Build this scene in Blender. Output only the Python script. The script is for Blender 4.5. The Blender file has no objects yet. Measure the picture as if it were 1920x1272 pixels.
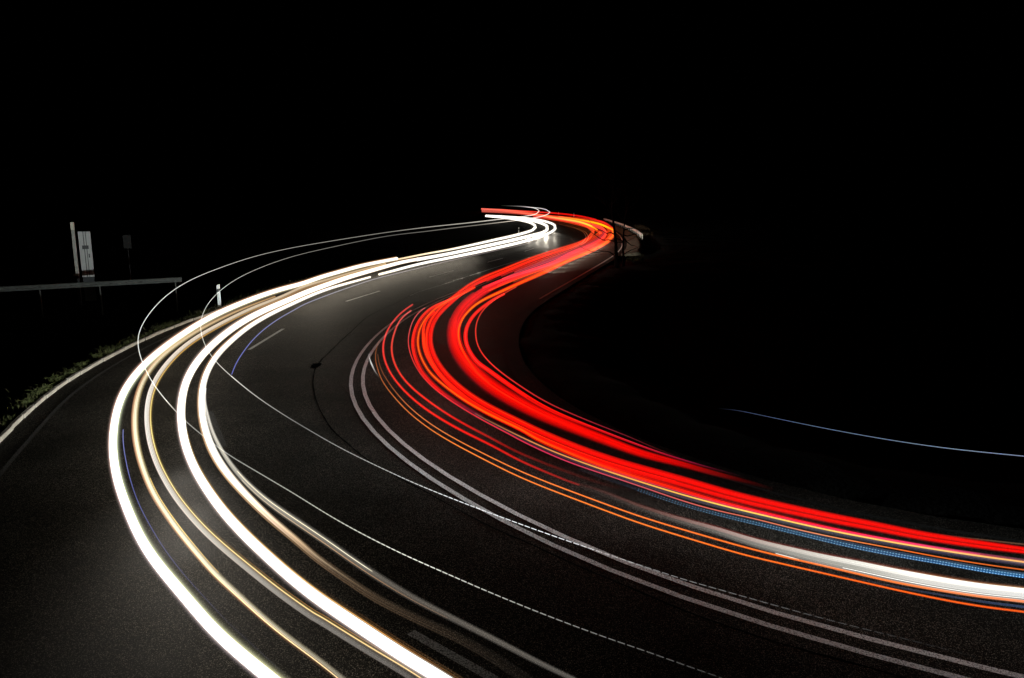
import bpy, bmesh, math, random
from mathutils import Vector, noise
random.seed(11)
sc = bpy.context.scene

# ------------------------------------------------------------------ camera
CAM_H = 5.5
FOC = 1400.0                                  # focal length in units of a 1920-wide frame
PITCH = math.atan(261.0 / FOC)
cam = bpy.data.cameras.new('camera')
cam.sensor_width = 36.0
cam.lens = 36.0 * FOC / 1920.0
cam.clip_end = 5000
cam_ob = bpy.data.objects.new('camera', cam)
cam_ob.location = (0, 0, CAM_H)
cam_ob.rotation_euler = (math.pi / 2 - PITCH, 0, 0)
sc.collection.objects.link(cam_ob)
sc.camera = cam_ob

# ------------------------------------------------------------------ night sky
world = bpy.data.worlds.new('World')
sc.world = world
world.use_nodes = True
wn = world.node_tree
bg = wn.nodes['Background']
sky = wn.nodes.new('ShaderNodeTexSky')
sky.sky_type = 'NISHITA'
sky.sun_disc = False
sky.sun_elevation = math.radians(-4)
sky.sun_rotation = math.radians(120)
wn.links.new(sky.outputs[0], bg.inputs['Color'])
bg.inputs['Strength'].default_value = 0.0003

sc.view_settings.view_transform = 'Standard'
sc.view_settings.look = 'None'
sc.view_settings.exposure = 0.0
sc.view_settings.gamma = 1.0
sc.view_settings.use_curve_mapping = False
sc.cycles.use_denoising = True
sc.cycles.max_bounces = 5
sc.cycles.diffuse_bounces = 2
sc.cycles.glossy_bounces = 2
sc.cycles.sample_clamp_indirect = 2.0
sc.cycles.sample_clamp_direct = 0.0
sc.cycles.use_light_tree = True
sc.cycles.transparent_max_bounces = 96

# headlight beams of the passing cars: (watts, cone degrees)
BEAM_LEFT = 15000.0
BEAM_RIGHT = 22000.0
BEAM_SIZE = 46

# ------------------------------------------------------------------ helpers
SP, CP = math.sin(PITCH), math.cos(PITCH)

def ray(px, py):
    x = (px - 960.0) / FOC
    y = (636.0 - py) / FOC
    return (x, CP + y * SP, -SP + y * CP)

def ground_at(px, py, h=0.0):
    """the point of the level plane h metres above the road seen in that direction"""
    d = ray(px, py)
    t = (h - CAM_H) / d[2]
    return Vector((d[0] * t, d[1] * t, h)), t

def at_depth(px, py, Y):
    d = ray(px, py)
    t = Y / d[1]
    return Vector((d[0] * t, Y, CAM_H + d[2] * t))

def link(o, parent=None):
    sc.collection.objects.link(o)
    if parent is not None:
        o.parent = parent
    return o

def mesh_obj(name, verts, faces, mat, parent=None, smooth=False):
    me = bpy.data.meshes.new(name)
    me.from_pydata([tuple(v) for v in verts], [], faces)
    me.update()
    if mat is not None:
        me.materials.append(mat)
    if smooth:
        me.polygons.foreach_set('use_smooth', [True] * len(me.polygons))
    return link(bpy.data.objects.new(name, me), parent)

def bm_obj(name, bm, mat, parent=None, smooth=False):
    me = bpy.data.meshes.new(name)
    bmesh.ops.recalc_face_normals(bm, faces=bm.faces)
    bm.to_mesh(me)
    bm.free()
    me.materials.append(mat)
    if smooth:
        me.polygons.foreach_set('use_smooth', [True] * len(me.polygons))
    return link(bpy.data.objects.new(name, me), parent)

def empty(name, loc=(0, 0, 0), rz=0.0):
    o = bpy.data.objects.new(name, None)
    o.empty_display_size = 0.2
    o.location = loc
    o.rotation_euler = (0, 0, rz)
    return link(o)

def tag(o, label=None, cat=None, group=None, kind=None):
    if label: o['label'] = label
    if cat: o['category'] = cat
    if group: o['group'] = group
    if kind: o['kind'] = kind
    return o

def add_box(bm, c, s, rz=0.0, bevel=0.0):
    r = bmesh.ops.create_cube(bm, size=1.0)
    vs = r['verts']
    for v in vs:
        v.co = Vector((v.co.x * s[0], v.co.y * s[1], v.co.z * s[2]))
    if bevel > 0:
        es = list({e for v in vs for e in v.link_edges})
        rb = bmesh.ops.bevel(bm, geom=es, offset=bevel, segments=1, affect='EDGES')
        vs = list({v for f in rb['faces'] for v in f.verts} | {v for v in vs if v.is_valid})
    co, si = math.cos(rz), math.sin(rz)
    for v in vs:
        x, y, z = v.co
        v.co = Vector((c[0] + x * co - y * si, c[1] + x * si + y * co, c[2] + z))

def tube_data(pts, rads, n, V, F, cap=True):
    b = len(V)
    m = len(pts)
    for i in range(m):
        p = pts[i]
        t = (pts[min(i + 1, m - 1)] - pts[max(i - 1, 0)])
        if t.length < 1e-9:
            t = Vector((0, 1, 0))
        t.normalize()
        up = Vector((0, 0, 1)) if abs(t.z) < 0.9 else Vector((1, 0, 0))
        s = t.cross(up).normalized()
        u = s.cross(t)
        for k in range(n):
            a = 2 * math.pi * k / n
            V.append(p + (s * math.cos(a) + u * math.sin(a)) * rads[i])
    for i in range(m - 1):
        for k in range(n):
            k2 = (k + 1) % n
            F.append((b + i * n + k, b + i * n + k2, b + (i + 1) * n + k2, b + (i + 1) * n + k))
    if cap:
        F.append(tuple(b + k for k in range(n - 1, -1, -1)))
        F.append(tuple(b + (m - 1) * n + k for k in range(n)))

def catmull(P, step):
    """P: list of tuples; first two entries are a position. Dense resampling."""
    out = []
    n = len(P)
    for i in range(n - 1):
        p0 = P[max(i - 1, 0)]; p1 = P[i]; p2 = P[i + 1]; p3 = P[min(i + 2, n - 1)]
        L = math.hypot(p2[0] - p1[0], p2[1] - p1[1])
        k = max(1, int(L / step))
        d01 = max(1e-3, math.hypot(p1[0] - p0[0], p1[1] - p0[1])) ** .5
        d12 = max(1e-3, L) ** .5
        d23 = max(1e-3, math.hypot(p3[0] - p2[0], p3[1] - p2[1])) ** .5
        for j in range(k):
            t = j / k
            q = []
            for c in range(len(p1)):
                if c < 2:
                    m1 = (p2[c] - p1[c]); m2 = m1
                    if i > 0:
                        m1 = (p2[c] - p1[c]) + d12 * ((p1[c] - p0[c]) / d01 - (p2[c] - p0[c]) / (d01 + d12))
                    if i < n - 2:
                        m2 = (p2[c] - p1[c]) + d12 * ((p3[c] - p2[c]) / d23 - (p3[c] - p1[c]) / (d12 + d23))
                    t2, t3 = t * t, t * t * t
                    q.append((2*t3 - 3*t2 + 1) * p1[c] + (t3 - 2*t2 + t) * m1 + (-2*t3 + 3*t2) * p2[c] + (t3 - t2) * m2)
                else:
                    q.append(p1[c] + (p2[c] - p1[c]) * t)
            out.append(tuple(q))
    out.append(tuple(P[-1]))
    return out

def smooth_path(D, sig_of):
    """gaussian smoothing whose reach varies along the path; ends stay put"""
    n = len(D)
    s = [0.0]
    for i in range(1, n):
        s.append(s[-1] + math.hypot(D[i][0] - D[i-1][0], D[i][1] - D[i-1][1]))
    out = []
    for i in range(n):
        sg = sig_of(D[i])
        sg = min(sg, 0.5 * min(s[i], s[-1] - s[i]) + 1e-6)
        if sg < 0.3:
            out.append(D[i]); continue
        ax = ay = aw = w0 = 0.0
        for dirn in (-1, 1):
            j = i if dirn == 1 else i - 1
            while 0 <= j < n and abs(s[j] - s[i]) < 2.6 * sg:
                w = math.exp(-0.5 * ((s[j] - s[i]) / sg) ** 2)
                ax += w * D[j][0]; ay += w * D[j][1]; w0 += w
                aw += w * (D[j][2] if len(D[j]) > 2 else 0)
                j += dirn
        q = [ax / w0, ay / w0]
        if len(D[i]) > 2: q.append(aw / w0)
        out.append(tuple(q))
    return out

def lin(c):
    return tuple((v / 255.0 / 12.92) if v / 255.0 <= .04045 else (((v / 255.0) + .055) / 1.055) ** 2.4 for v in c)

# ------------------------------------------------------------------ materials
def new_mat(name):
    m = bpy.data.materials.new(name)
    m.use_nodes = True
    nt = m.node_tree
    return m, nt, nt.nodes['Principled BSDF']

def simple(name, col, rough=0.7, metal=0.0, var=0.25, scale=6.0, bump=0.0, bscale=40.0, spec=0.5):
    m, nt, p = new_mat(name)
    tc = nt.nodes.new('ShaderNodeTexCoord')
    nz = nt.nodes.new('ShaderNodeTexNoise'); nz.inputs['Scale'].default_value = scale
    nz.inputs['Detail'].default_value = 6
    nt.links.new(tc.outputs['Object'], nz.inputs['Vector'])
    rp = nt.nodes.new('ShaderNodeValToRGB')
    rp.color_ramp.elements[0].position = .3; rp.color_ramp.elements[1].position = .72
    rp.color_ramp.elements[0].color = (*[c * (1 - var) for c in col], 1)
    rp.color_ramp.elements[1].color = (*[min(1, c * (1 + var)) for c in col], 1)
    nt.links.new(nz.outputs['Fac'], rp.inputs['Fac'])
    nt.links.new(rp.outputs['Color'], p.inputs['Base Color'])
    p.inputs['Roughness'].default_value = rough
    p.inputs['Metallic'].default_value = metal
    p.inputs['Specular IOR Level'].default_value = spec
    if bump > 0:
        n2 = nt.nodes.new('ShaderNodeTexNoise'); n2.inputs['Scale'].default_value = bscale
        n2.inputs['Detail'].default_value = 8
        nt.links.new(tc.outputs['Object'], n2.inputs['Vector'])
        b = nt.nodes.new('ShaderNodeBump'); b.inputs['Strength'].default_value = bump
        b.inputs['Distance'].default_value = 0.02
        nt.links.new(n2.outputs['Fac'], b.inputs['Height'])
        nt.links.new(b.outputs['Normal'], p.inputs['Normal'])
    return m

def asphalt_mat():
    m, nt, p = new_mat('asphalt')
    tc = nt.nodes.new('ShaderNodeTexCoord')
    vo = nt.nodes.new('ShaderNodeTexVoronoi'); vo.inputs['Scale'].default_value = 120
    nt.links.new(tc.outputs['Object'], vo.inputs['Vector'])
    sep = nt.nodes.new('ShaderNodeSeparateColor')
    nt.links.new(vo.outputs['Color'], sep.inputs[0])
    gr = nt.nodes.new('ShaderNodeValToRGB')           # each chipping its own tone, a few pale ones
    e = gr.color_ramp.elements
    e[0].position = 0.0; e[0].color = (.007, .0064, .0054, 1)
    e[1].position = .62; e[1].color = (.0145, .0134, .0112, 1)
    a = e.new(.86); a.color = (.024, .022, .018, 1)
    a = e.new(.95); a.color = (.19, .172, .145, 1)
    nt.links.new(sep.outputs[0], gr.inputs['Fac'])
    big = nt.nodes.new('ShaderNodeTexNoise'); big.inputs['Scale'].default_value = .35; big.inputs['Detail'].default_value = 7
    big.inputs['Roughness'].default_value = .62
    nt.links.new(tc.outputs['Object'], big.inputs['Vector'])
    mp = nt.nodes.new('ShaderNodeMapRange'); mp.inputs[1].default_value = .3; mp.inputs[2].default_value = .7
    mp.inputs[3].default_value = .45; mp.inputs[4].default_value = 1.5
    nt.links.new(big.outputs['Fac'], mp.inputs[0])
    mx = nt.nodes.new('ShaderNodeMix'); mx.data_type = 'RGBA'; mx.blend_type = 'MULTIPLY'; mx.inputs[0].default_value = 1
    nt.links.new(gr.outputs[0], mx.inputs[6]); nt.links.new(mp.outputs[0], mx.inputs[7])
    nt.links.new(mx.outputs[2], p.inputs['Base Color'])
    rr = nt.nodes.new('ShaderNodeMapRange'); rr.inputs[1].default_value = .3; rr.inputs[2].default_value = .7
    rr.inputs[3].default_value = .66; rr.inputs[4].default_value = .8
    nt.links.new(big.outputs['Fac'], rr.inputs[0])
    # a damp, polished stretch in the far bend: glossier, its edge broken up by the noise
    mpp = nt.nodes.new('ShaderNodeMapping'); mpp.vector_type = 'POINT'
    mpp.inputs['Location'].default_value = (-4.6 / 5.0, -98.0 / 26.0, 0)
    mpp.inputs['Scale'].default_value = (1 / 5.0, 1 / 26.0, 1)
    nt.links.new(tc.outputs['Object'], mpp.inputs['Vector'])
    ln = nt.nodes.new('ShaderNodeVectorMath'); ln.operation = 'LENGTH'
    nt.links.new(mpp.outputs[0], ln.inputs[0])
    ad = nt.nodes.new('ShaderNodeMath'); ad.operation = 'ADD'
    nt.links.new(ln.outputs['Value'], ad.inputs[0]); nt.links.new(big.outputs['Fac'], ad.inputs[1])
    dm = nt.nodes.new('ShaderNodeMapRange'); dm.interpolation_type = 'SMOOTHSTEP'
    dm.inputs[1].default_value = .75; dm.inputs[2].default_value = 1.6; dm.inputs[3].default_value = 1; dm.inputs[4].default_value = 0
    nt.links.new(ad.outputs[0], dm.inputs[0])
    rm = nt.nodes.new('ShaderNodeMix'); rm.inputs[3].default_value = .46
    nt.links.new(dm.outputs[0], rm.inputs[0]); nt.links.new(rr.outputs[0], rm.inputs[2])
    nt.links.new(rm.outputs[0], p.inputs['Roughness'])
    sm = nt.nodes.new('ShaderNodeMapRange'); sm.inputs[3].default_value = .015; sm.inputs[4].default_value = .5
    nt.links.new(dm.outputs[0], sm.inputs[0])
    nt.links.new(sm.outputs[0], p.inputs['Specular IOR Level'])
    b = nt.nodes.new('ShaderNodeBump'); b.inputs['Strength'].default_value = .13; b.inputs['Distance'].default_value = .006
    nt.links.new(vo.outputs['Distance'], b.inputs['Height'])
    nt.links.new(b.outputs['Normal'], p.inputs['Normal'])
    return m

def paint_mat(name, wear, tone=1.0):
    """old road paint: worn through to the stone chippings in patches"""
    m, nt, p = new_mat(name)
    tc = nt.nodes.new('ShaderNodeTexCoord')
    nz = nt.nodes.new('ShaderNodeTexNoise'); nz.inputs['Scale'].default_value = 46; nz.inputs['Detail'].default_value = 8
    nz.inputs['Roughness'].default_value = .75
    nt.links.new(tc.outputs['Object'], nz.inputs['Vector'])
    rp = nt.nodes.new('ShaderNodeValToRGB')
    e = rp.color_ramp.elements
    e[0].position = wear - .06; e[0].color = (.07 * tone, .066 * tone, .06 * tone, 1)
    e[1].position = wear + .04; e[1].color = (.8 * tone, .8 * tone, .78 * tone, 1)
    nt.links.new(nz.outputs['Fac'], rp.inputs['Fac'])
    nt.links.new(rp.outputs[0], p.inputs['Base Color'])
    p.inputs['Roughness'].default_value = .8
    p.inputs['Specular IOR Level'].default_value = .1
    vo = nt.nodes.new('ShaderNodeTexVoronoi'); vo.inputs['Scale'].default_value = 90
    nt.links.new(tc.outputs['Object'], vo.inputs['Vector'])
    b = nt.nodes.new('ShaderNodeBump'); b.inputs['Strength'].default_value = .4; b.inputs['Distance'].default_value = .006
    nt.links.new(vo.outputs['Distance'], b.inputs['Height'])
    nt.links.new(b.outputs['Normal'], p.inputs['Normal'])
    return m

def glow_mat(name, sampled):
    """light itself: colour and strength are stored along each trail"""
    m = bpy.data.materials.new(name)
    m.use_nodes = True
    nt = m.node_tree
    for n in list(nt.nodes): nt.nodes.remove(n)
    out = nt.nodes.new('ShaderNodeOutputMaterial')
    em = nt.nodes.new('ShaderNodeEmission')
    at = nt.nodes.new('ShaderNodeAttribute'); at.attribute_name = 'glow'
    nt.links.new(at.outputs['Color'], em.inputs['Color'])
    em.inputs['Strength'].default_value = 0.5     # every line of sight meets a front and a back face
    tr = nt.nodes.new('ShaderNodeBsdfTransparent')  # light adds to what lies behind it and casts no shade
    ad = nt.nodes.new('ShaderNodeAddShader')
    nt.links.new(em.outputs[0], ad.inputs[0]); nt.links.new(tr.outputs[0], ad.inputs[1])
    nt.links.new(ad.outputs[0], out.inputs['Surface'])
    m.cycles.emission_sampling = 'FRONT_BACK' if sampled else 'NONE'
    return m

M = dict(
    asphalt=asphalt_mat(),
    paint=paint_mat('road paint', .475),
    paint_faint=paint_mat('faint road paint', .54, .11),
    paint_mid=paint_mat('half tone road paint', .46, .5),
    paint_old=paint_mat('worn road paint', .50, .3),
    paint_unlit=simple('unlit road paint', (.03, .029, .027), rough=.9, var=.5, scale=20, bump=.3, bscale=60, spec=.05),  # dark tone gives the near edge line its unlit look
    tar=simple('bitumen seam', (.004, .004, .004), rough=.95, var=.3, scale=3, bump=.5, bscale=30, spec=.0),
    tar_glossy=simple('fresh glossy bitumen', (.006, .006, .006), rough=.3, var=.3, scale=3, bump=.5, bscale=12, spec=.6),
    soil=simple('dark soil and dead grass', (.004, .004, .003), rough=1, var=.5, scale=1.5, bump=.5, bscale=9, spec=0.05),
    kerb=simple('concrete kerb', (.15, .127, .098), rough=.9, var=.3, scale=5, bump=.5, bscale=60),
    grass=simple('verge grass', (.036, .037, .010), rough=.8, var=.6, scale=2.5, spec=.2),
    leaf=simple('weed leaf', (.05, .054, .014), rough=.7, var=.45, scale=8, spec=.3),
    deadleaf=simple('withered leaf', (.085, .055, .028), rough=.9, var=.6, scale=3, spec=.1),
    bark=simple('dark bark', (.007, .006, .005), rough=1, var=.4, scale=9, bump=.8, bscale=25, spec=.1),
    headlit=simple('pale verge gravel', (.20, .185, .14), rough=1, var=.5, scale=1.2, bump=.8, bscale=6, spec=.05),  # verge ground paled in its colour to look lit by headlights
    zinc_dark=simple('darkened steel', (.07, .068, .06), rough=.8, var=.3, scale=4),  # darker copy of the rail steel, keeps the posts dim
    zinc_lit=simple('headlit galvanised steel', (.75, .74, .7), rough=.6, metal=.2, var=.2, scale=3),  # lighter copy of the rail steel, headlight brightness put into the colour
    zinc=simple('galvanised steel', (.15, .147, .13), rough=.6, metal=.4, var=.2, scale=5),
    cab=simple('grey cabinet paint', (.52, .50, .46), rough=.6, var=.08, scale=2),
    cabdark=simple('dark plate', (.03, .026, .022), rough=.5, var=.2),
    post=simple('painted steel post', (.46, .43, .36), rough=.55, var=.2, scale=4),
    postcap=simple('cream reflective cap', (.72, .66, .5), rough=.5, var=.1),
    white=simple('white plastic', (.74, .73, .68), rough=.5, var=.1, scale=8),
    black=simple('black plastic', (.015, .015, .015), rough=.6, var=.2),
    refl=simple('reflector glass', (.12, .115, .1), rough=.2, var=.1),
    stone=simple('rubble masonry', (.30, .28, .22), rough=.95, var=.5, scale=2.6, bump=.9, bscale=5),
    coping=simple('pale coping stone', (.58, .56, .5), rough=.9, var=.2, scale=2, bump=.4, bscale=12),
    signback=simple('weathered sign back', (.026, .023, .02), rough=.7, metal=.2, var=.35, scale=5),
    redlens=None, glow=glow_mat('light trail', True), dim=glow_mat('dim light strand', False),
)

# ------------------------------------------------------------------ tracks of the road, in metres
def px_line(pts, h=0.0, step=5.0, sig=lambda q: max(1.0, min(18.0, (q[1] - 395) * .09))):
    D = smooth_path(catmull(pts, step), sig)
    return [ground_at(q[0], q[1], h)[0] for q in D]

def resample(P, step):
    out = [P[0].copy()]
    acc = 0.0
    for i in range(1, len(P)):
        a, b = P[i - 1], P[i]
        L = (b - a).length
        while acc + L >= step:
            t = (step - acc) / L
            a = a.lerp(b, t)
            out.append(a.copy())
            L = (b - a).length
            acc = 0.0
        acc += L
    out.append(P[-1].copy())
    return out

def world_smooth(P, k=2, it=3):
    for _ in range(it):
        Q = [p.copy() for p in P]
        for i in range(1, len(P) - 1):
            Q[i] = (P[i - 1] + P[i] * 2 + P[i + 1]) * .25
        P = Q
    return P

def offset(P, d):
    """shift to the right of the walking direction by d"""
    out = []
    n = len(P)
    for i in range(n):
        t = P[min(i + 1, n - 1)] - P[max(i - 1, 0)]
        t.z = 0; t.normalize()
        out.append(P[i] + Vector((t.y, -t.x, 0)) * d)
    return out

def ribbon(name, P, w, z, mat, parent=None, thick=0.0):
    L, R = offset(P, -w / 2), offset(P, w / 2)
    V, F = [], []
    for a, b in zip(L, R):
        V.append((a.x, a.y, z)); V.append((b.x, b.y, z))
    for i in range(len(P) - 1):
        F.append((2 * i, 2 * i + 1, 2 * i + 3, 2 * i + 2))
    return mesh_obj(name, V, F, mat, parent)

near_c = [Vector(p) for p in ((40, -9, 0), (33, -5.3, 0), (26, -2, 0), (20, .8, 0), (14.5, 3.6, 0), (11, 5.3, 0))]
centre_px = [(1860, 1276), (1720, 1243), (1560, 1202), (1450, 1173), (1346, 1141), (1240, 1107), (1140, 1066), (1060, 1029), (985, 990),
             (900, 946), (820, 900), (752, 849), (705, 808), (681, 778), (667, 750), (662.5, 726), (664, 700), (676, 673),
             (697, 645), (724, 618), (760, 592), (800, 573), (832, 557), (880, 541), (960, 510), (1035, 481.5), (1080, 463),
             (1098, 453), (1102.5, 445), (1098, 437), (1086, 430.5), (1067, 424.8), (1047, 420.6), (1000, 413), (960, 408.5), (918, 405)]
CENTRE = near_c + px_line(centre_px)
CENTRE = world_smooth(resample(CENTRE, 1.2), it=6)

near_k = [Vector(p) for p in ((38, -17, 0), (24, -10.5, 0), (16, -7.2, 0), (9, -4.0, 0), (3.2, -.6, 0), (-2.0, 2.6, 0), (-5.8, 5.6, 0), (-8.2, 8.6, 0), (-9.9, 11.5, 0), (-11.1, 14.3, 0))]
kerb_px = [(10, 820), (26, 797.5), (49, 775), (72, 754), (97.5, 735), (119.5, 719), (149, 701), (173, 687.5), (195, 676), (228, 658.5), (264, 641),
           (302, 624), (340, 608.5), (377, 595.5), (410, 585)]
KERB = near_k + px_line(kerb_px)
KERB = world_smooth(resample(KERB, .8), it=8)
left_far_px = [(410, 585), (470, 563), (540, 539), (620, 515), (700, 494), (800, 472), (900, 451.5), (960, 441.5), (985, 435), (996, 429),
               (995, 423), (985, 417), (965, 412), (940, 409), (905, 406.5)]
LEFT_FAR = px_line(left_far_px)
LEFT = KERB[:-1] + world_smooth(resample(LEFT_FAR, 2.0), it=3)

near_e = [Vector(p) for p in ((42, 2.5, 0), (28, 7.0, 0), (21, 8.5, 0), (14, 9.9, 0))]
edge_px = [(1760, 1008), (1560, 960), (1400, 918), (1250, 868), (1110, 810), (1010, 752), (962, 705), (942, 660), (946, 622), (972, 586), (1020, 556), (1082, 520.5),
           (1115, 501.5), (1144, 484), (1159, 473.5), (1167.5, 461), (1168.5, 451.5), (1163.5, 443), (1154.6, 436), (1146, 430), (1126, 420.5),
           (1104, 413), (1050, 404), (980, 398), (906, 394)]
EDGE = near_e + px_line(edge_px)
EDGE = world_smooth(resample(EDGE, 1.5), it=4)
RIGHT = offset(EDGE, .55)

# ------------------------------------------------------------------ road
def poly_fill(name, outline, z, mat):
    bm = bmesh.new()
    vs = []
    last = None
    for p in outline:
        if last is not None and (p - last).length < .3: continue
        vs.append(bm.verts.new((p.x, p.y, z))); last = p
    es = [bm.edges.new((vs[i], vs[(i + 1) % len(vs)])) for i in range(len(vs))]
    bmesh.ops.triangle_fill(bm, edges=es, use_beauty=True)
    for f in bm.faces:
        if f.normal.z < 0: f.normal_flip()
    me = bpy.data.meshes.new(name); bm.to_mesh(me); bm.free()
    me.materials.append(mat)
    return link(bpy.data.objects.new(name, me))

outline = resample(LEFT, 1.5) + list(reversed(resample(RIGHT, 1.5)))
road = poly_fill('road', outline, 0.0, M['asphalt'])
tag(road, 'dark asphalt carriageway winding in an S past the verge', None, kind='structure')

# painted lines
ribbon('centre_line', offset(CENTRE, -.18), .11, .004, M['paint'], road)
ribbon('centre_line', offset(CENTRE, .18), .11, .004, M['paint'], road)
ie = min(range(len(EDGE)), key=lambda i: (EDGE[i] - ground_at(1015, 559)[0]).length)
ribbon('edge_line', EDGE[ie:], .13, .004, M['paint'], road)
ribbon('edge_line', EDGE[:ie + 1], .10, .004, M['paint_unlit'], road)
KE = offset(KERB, .62)
ribbon('edge_line', KE, .10, .004, M['paint_faint'], road)
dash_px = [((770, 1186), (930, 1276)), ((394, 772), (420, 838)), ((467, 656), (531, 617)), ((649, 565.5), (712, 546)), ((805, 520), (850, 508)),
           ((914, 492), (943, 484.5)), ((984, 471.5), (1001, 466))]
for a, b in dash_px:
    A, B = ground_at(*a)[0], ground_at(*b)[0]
    ribbon('lane_dash', [A.lerp(B, t / 4) for t in range(5)], .13 if a[1] > 600 else .15, .004, M['paint_faint' if 700 < a[1] < 1000 else 'paint_old' if a[1] > 700 else 'paint_mid' if a[1] > 600 else 'paint'], road)  # paint tone picked per dash by its row

# bitumen seam and patch between the two lanes
seam_px = [(1900, 1330), (1640, 1255), (1460, 1205), (1300, 1152), (1140, 1085), (1000, 1023), (900, 978), (800, 924), (700, 868), (640, 822), (603, 776),
           (587, 730), (592, 690), (618, 660), (655, 625), (690, 594), (740, 570), (780, 550), (830, 534), (860, 524), (940, 498.5), (1000, 480.5), (1046, 465)]
SEAM = px_line(seam_px, sig=lambda q: 4.0)
SEAM = resample(SEAM, .35)
V, F = [], []
for i, p in enumerate(SEAM):
    n = noise.noise(Vector((i * .33, 1.7, 0))) * .03
    w = .009 + .012 * (noise.noise(Vector((i * .9, 5.2, 0))) + .5) + (.03 if p.y > 55 else 0)
    t = SEAM[min(i + 1, len(SEAM) - 1)] - SEAM[max(i - 1, 0)]; t.normalize()
    r = Vector((t.y, -t.x, 0))
    for s in (-1, 1):
        q = p + r * (n + s * w); V.append((q.x, q.y, .0035))
for i in range(len(SEAM) - 1): F.append((2 * i, 2 * i + 1, 2 * i + 3, 2 * i + 2))
ks = min(range(len(SEAM)), key=lambda i: (SEAM[i] - ground_at(770, 555)[0]).length)
mesh_obj('bitumen_seam', V[:2 * ks + 2], F[:ks], M['tar'], road)
mesh_obj('bitumen_seam', V[2 * ks:], [tuple(i - 2 * ks for i in f) for f in F[ks:]], M['tar_glossy'], road)  # far stretch of the same seam, glossier
pc = ground_at(593, 685)[0]
V = [(pc.x, pc.y, .006)]
for k in range(22):
    a = 2 * math.pi * k / 22
    r = .17 * (1 + .5 * noise.noise(Vector((math.cos(a) * 1.4, math.sin(a) * 1.4, 3))))
    V.append((pc.x + r * math.cos(a), pc.y + r * 2.1 * math.sin(a), .006))
mesh_obj('bitumen_patch', V, [(0, k + 1, (k + 1) % 22 + 1) for k in range(22)], M['tar'], road)

# ------------------------------------------------------------------ ground (shaped to dip beside the road so it stays unlit, rising again beyond)
def seg_dist(P, x, y):
    best = 1e9
    for p in P:
        d = (p.x - x) ** 2 + (p.y - y) ** 2
        if d < best: best = d
    return math.sqrt(best)

def sst(a, b, x):
    t = max(0.0, min(1.0, (x - a) / (b - a)))
    return t * t * (3 - 2 * t)

LE_C, RI_C = resample(LEFT, 3.0), resample(RIGHT, 3.0)
import numpy as np
LEa = np.array([(p.x, p.y) for p in LE_C]); RIa = np.array([(p.x, p.y) for p in RI_C])
OUTa = np.array([(p.x, p.y) for p in LE_C + list(reversed(RI_C))])

def inside(x, y):
    X, Y = OUTa[:, 0], OUTa[:, 1]
    X2, Y2 = np.roll(X, -1), np.roll(Y, -1)
    c = ((Y > y) != (Y2 > y)) & (x < (X2 - X) * (y - Y) / (Y2 - Y + 1e-12) + X)
    return bool(c.sum() % 2)

def ground_z(x, y):
    dl = math.sqrt(((LEa - (x, y)) ** 2).sum(1).min())
    dr = math.sqrt(((RIa - (x, y)) ** 2).sum(1).min())
    if inside(x, y): return -.12
    n = .12 * noise.noise(Vector((x * .25, y * .25, 0))) + .05 * noise.noise(Vector((x * .9, y * .9, 4)))
    if dl < dr:
        z = .02 - 1.5 * sst(.9, 4.0, dl) * (1 - .45 * sst(22, 34, dl))
        return z + n * sst(.3, 3, dl) - .05 * (1 - sst(.1, .6, dl))
    z = -.03 - .9 * sst(1.5, 6, dr) * (1 - sst(45, 62, y)) - .25 * (1 - sst(3, 5, dr)) * sst(60, 75, y)
    return z + n * sst(.5, 4, dr)

def axis(lo, mid0, mid1, hi, fine, grow=1.35):
    a = list(np.arange(mid0, mid1 + 1e-6, fine))
    s, v, L = fine, mid0, []
    while v > lo: s *= grow; v -= s; L.append(v)
    s, v, R = fine, mid1, []
    while v < hi: s *= grow; v += s; R.append(v)
    return list(reversed(L)) + a + R
gx = axis(-2500, -34, 22, 2500, .7)
gy = axis(-300, -8, 130, 4000, .8)
V = [(x, y, ground_z(x, y)) for y in gy for x in gx]
nx = len(gx)
F = [(j * nx + i, j * nx + i + 1, (j + 1) * nx + i + 1, (j + 1) * nx + i) for j in range(len(gy) - 1) for i in range(nx - 1)]
ground = mesh_obj('ground', V, F, M['soil'], smooth=True)
tag(ground, 'unlit dark grassy ground around the road', None, kind='structure')

# ------------------------------------------------------------------ kerb stones
kerb = empty('kerb', (0, 0, 0))
tag(kerb, 'pale concrete kerb along the outer bend', None, kind='structure')
bm = bmesh.new()
add_box(bm, (0, 0, 0), (.97, .105, .30), bevel=.012)
me_k = bpy.data.meshes.new('kerb_stone'); bm.to_mesh(me_k); bm.free(); me_k.materials.append(M['kerb'])
kline = resample([p for p in KERB if p.x < 2], 1.0)
for i in range(len(kline) - 1):
    a, b = kline[i], kline[i + 1]
    c = (a + b) / 2
    o = bpy.data.objects.new('kerb_stone', me_k)
    ang = math.atan2(b.y - a.y, b.x - a.x)
    o.location = (c.x - math.sin(ang) * 0 + random.uniform(-.012, .012), c.y + random.uniform(-.012, .012), -.045 + random.uniform(-.012, .01))
    o.rotation_euler = (random.uniform(-.03, .03), random.uniform(-.008, .008), ang + random.uniform(-.012, .012))
    link(o, kerb)

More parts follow.
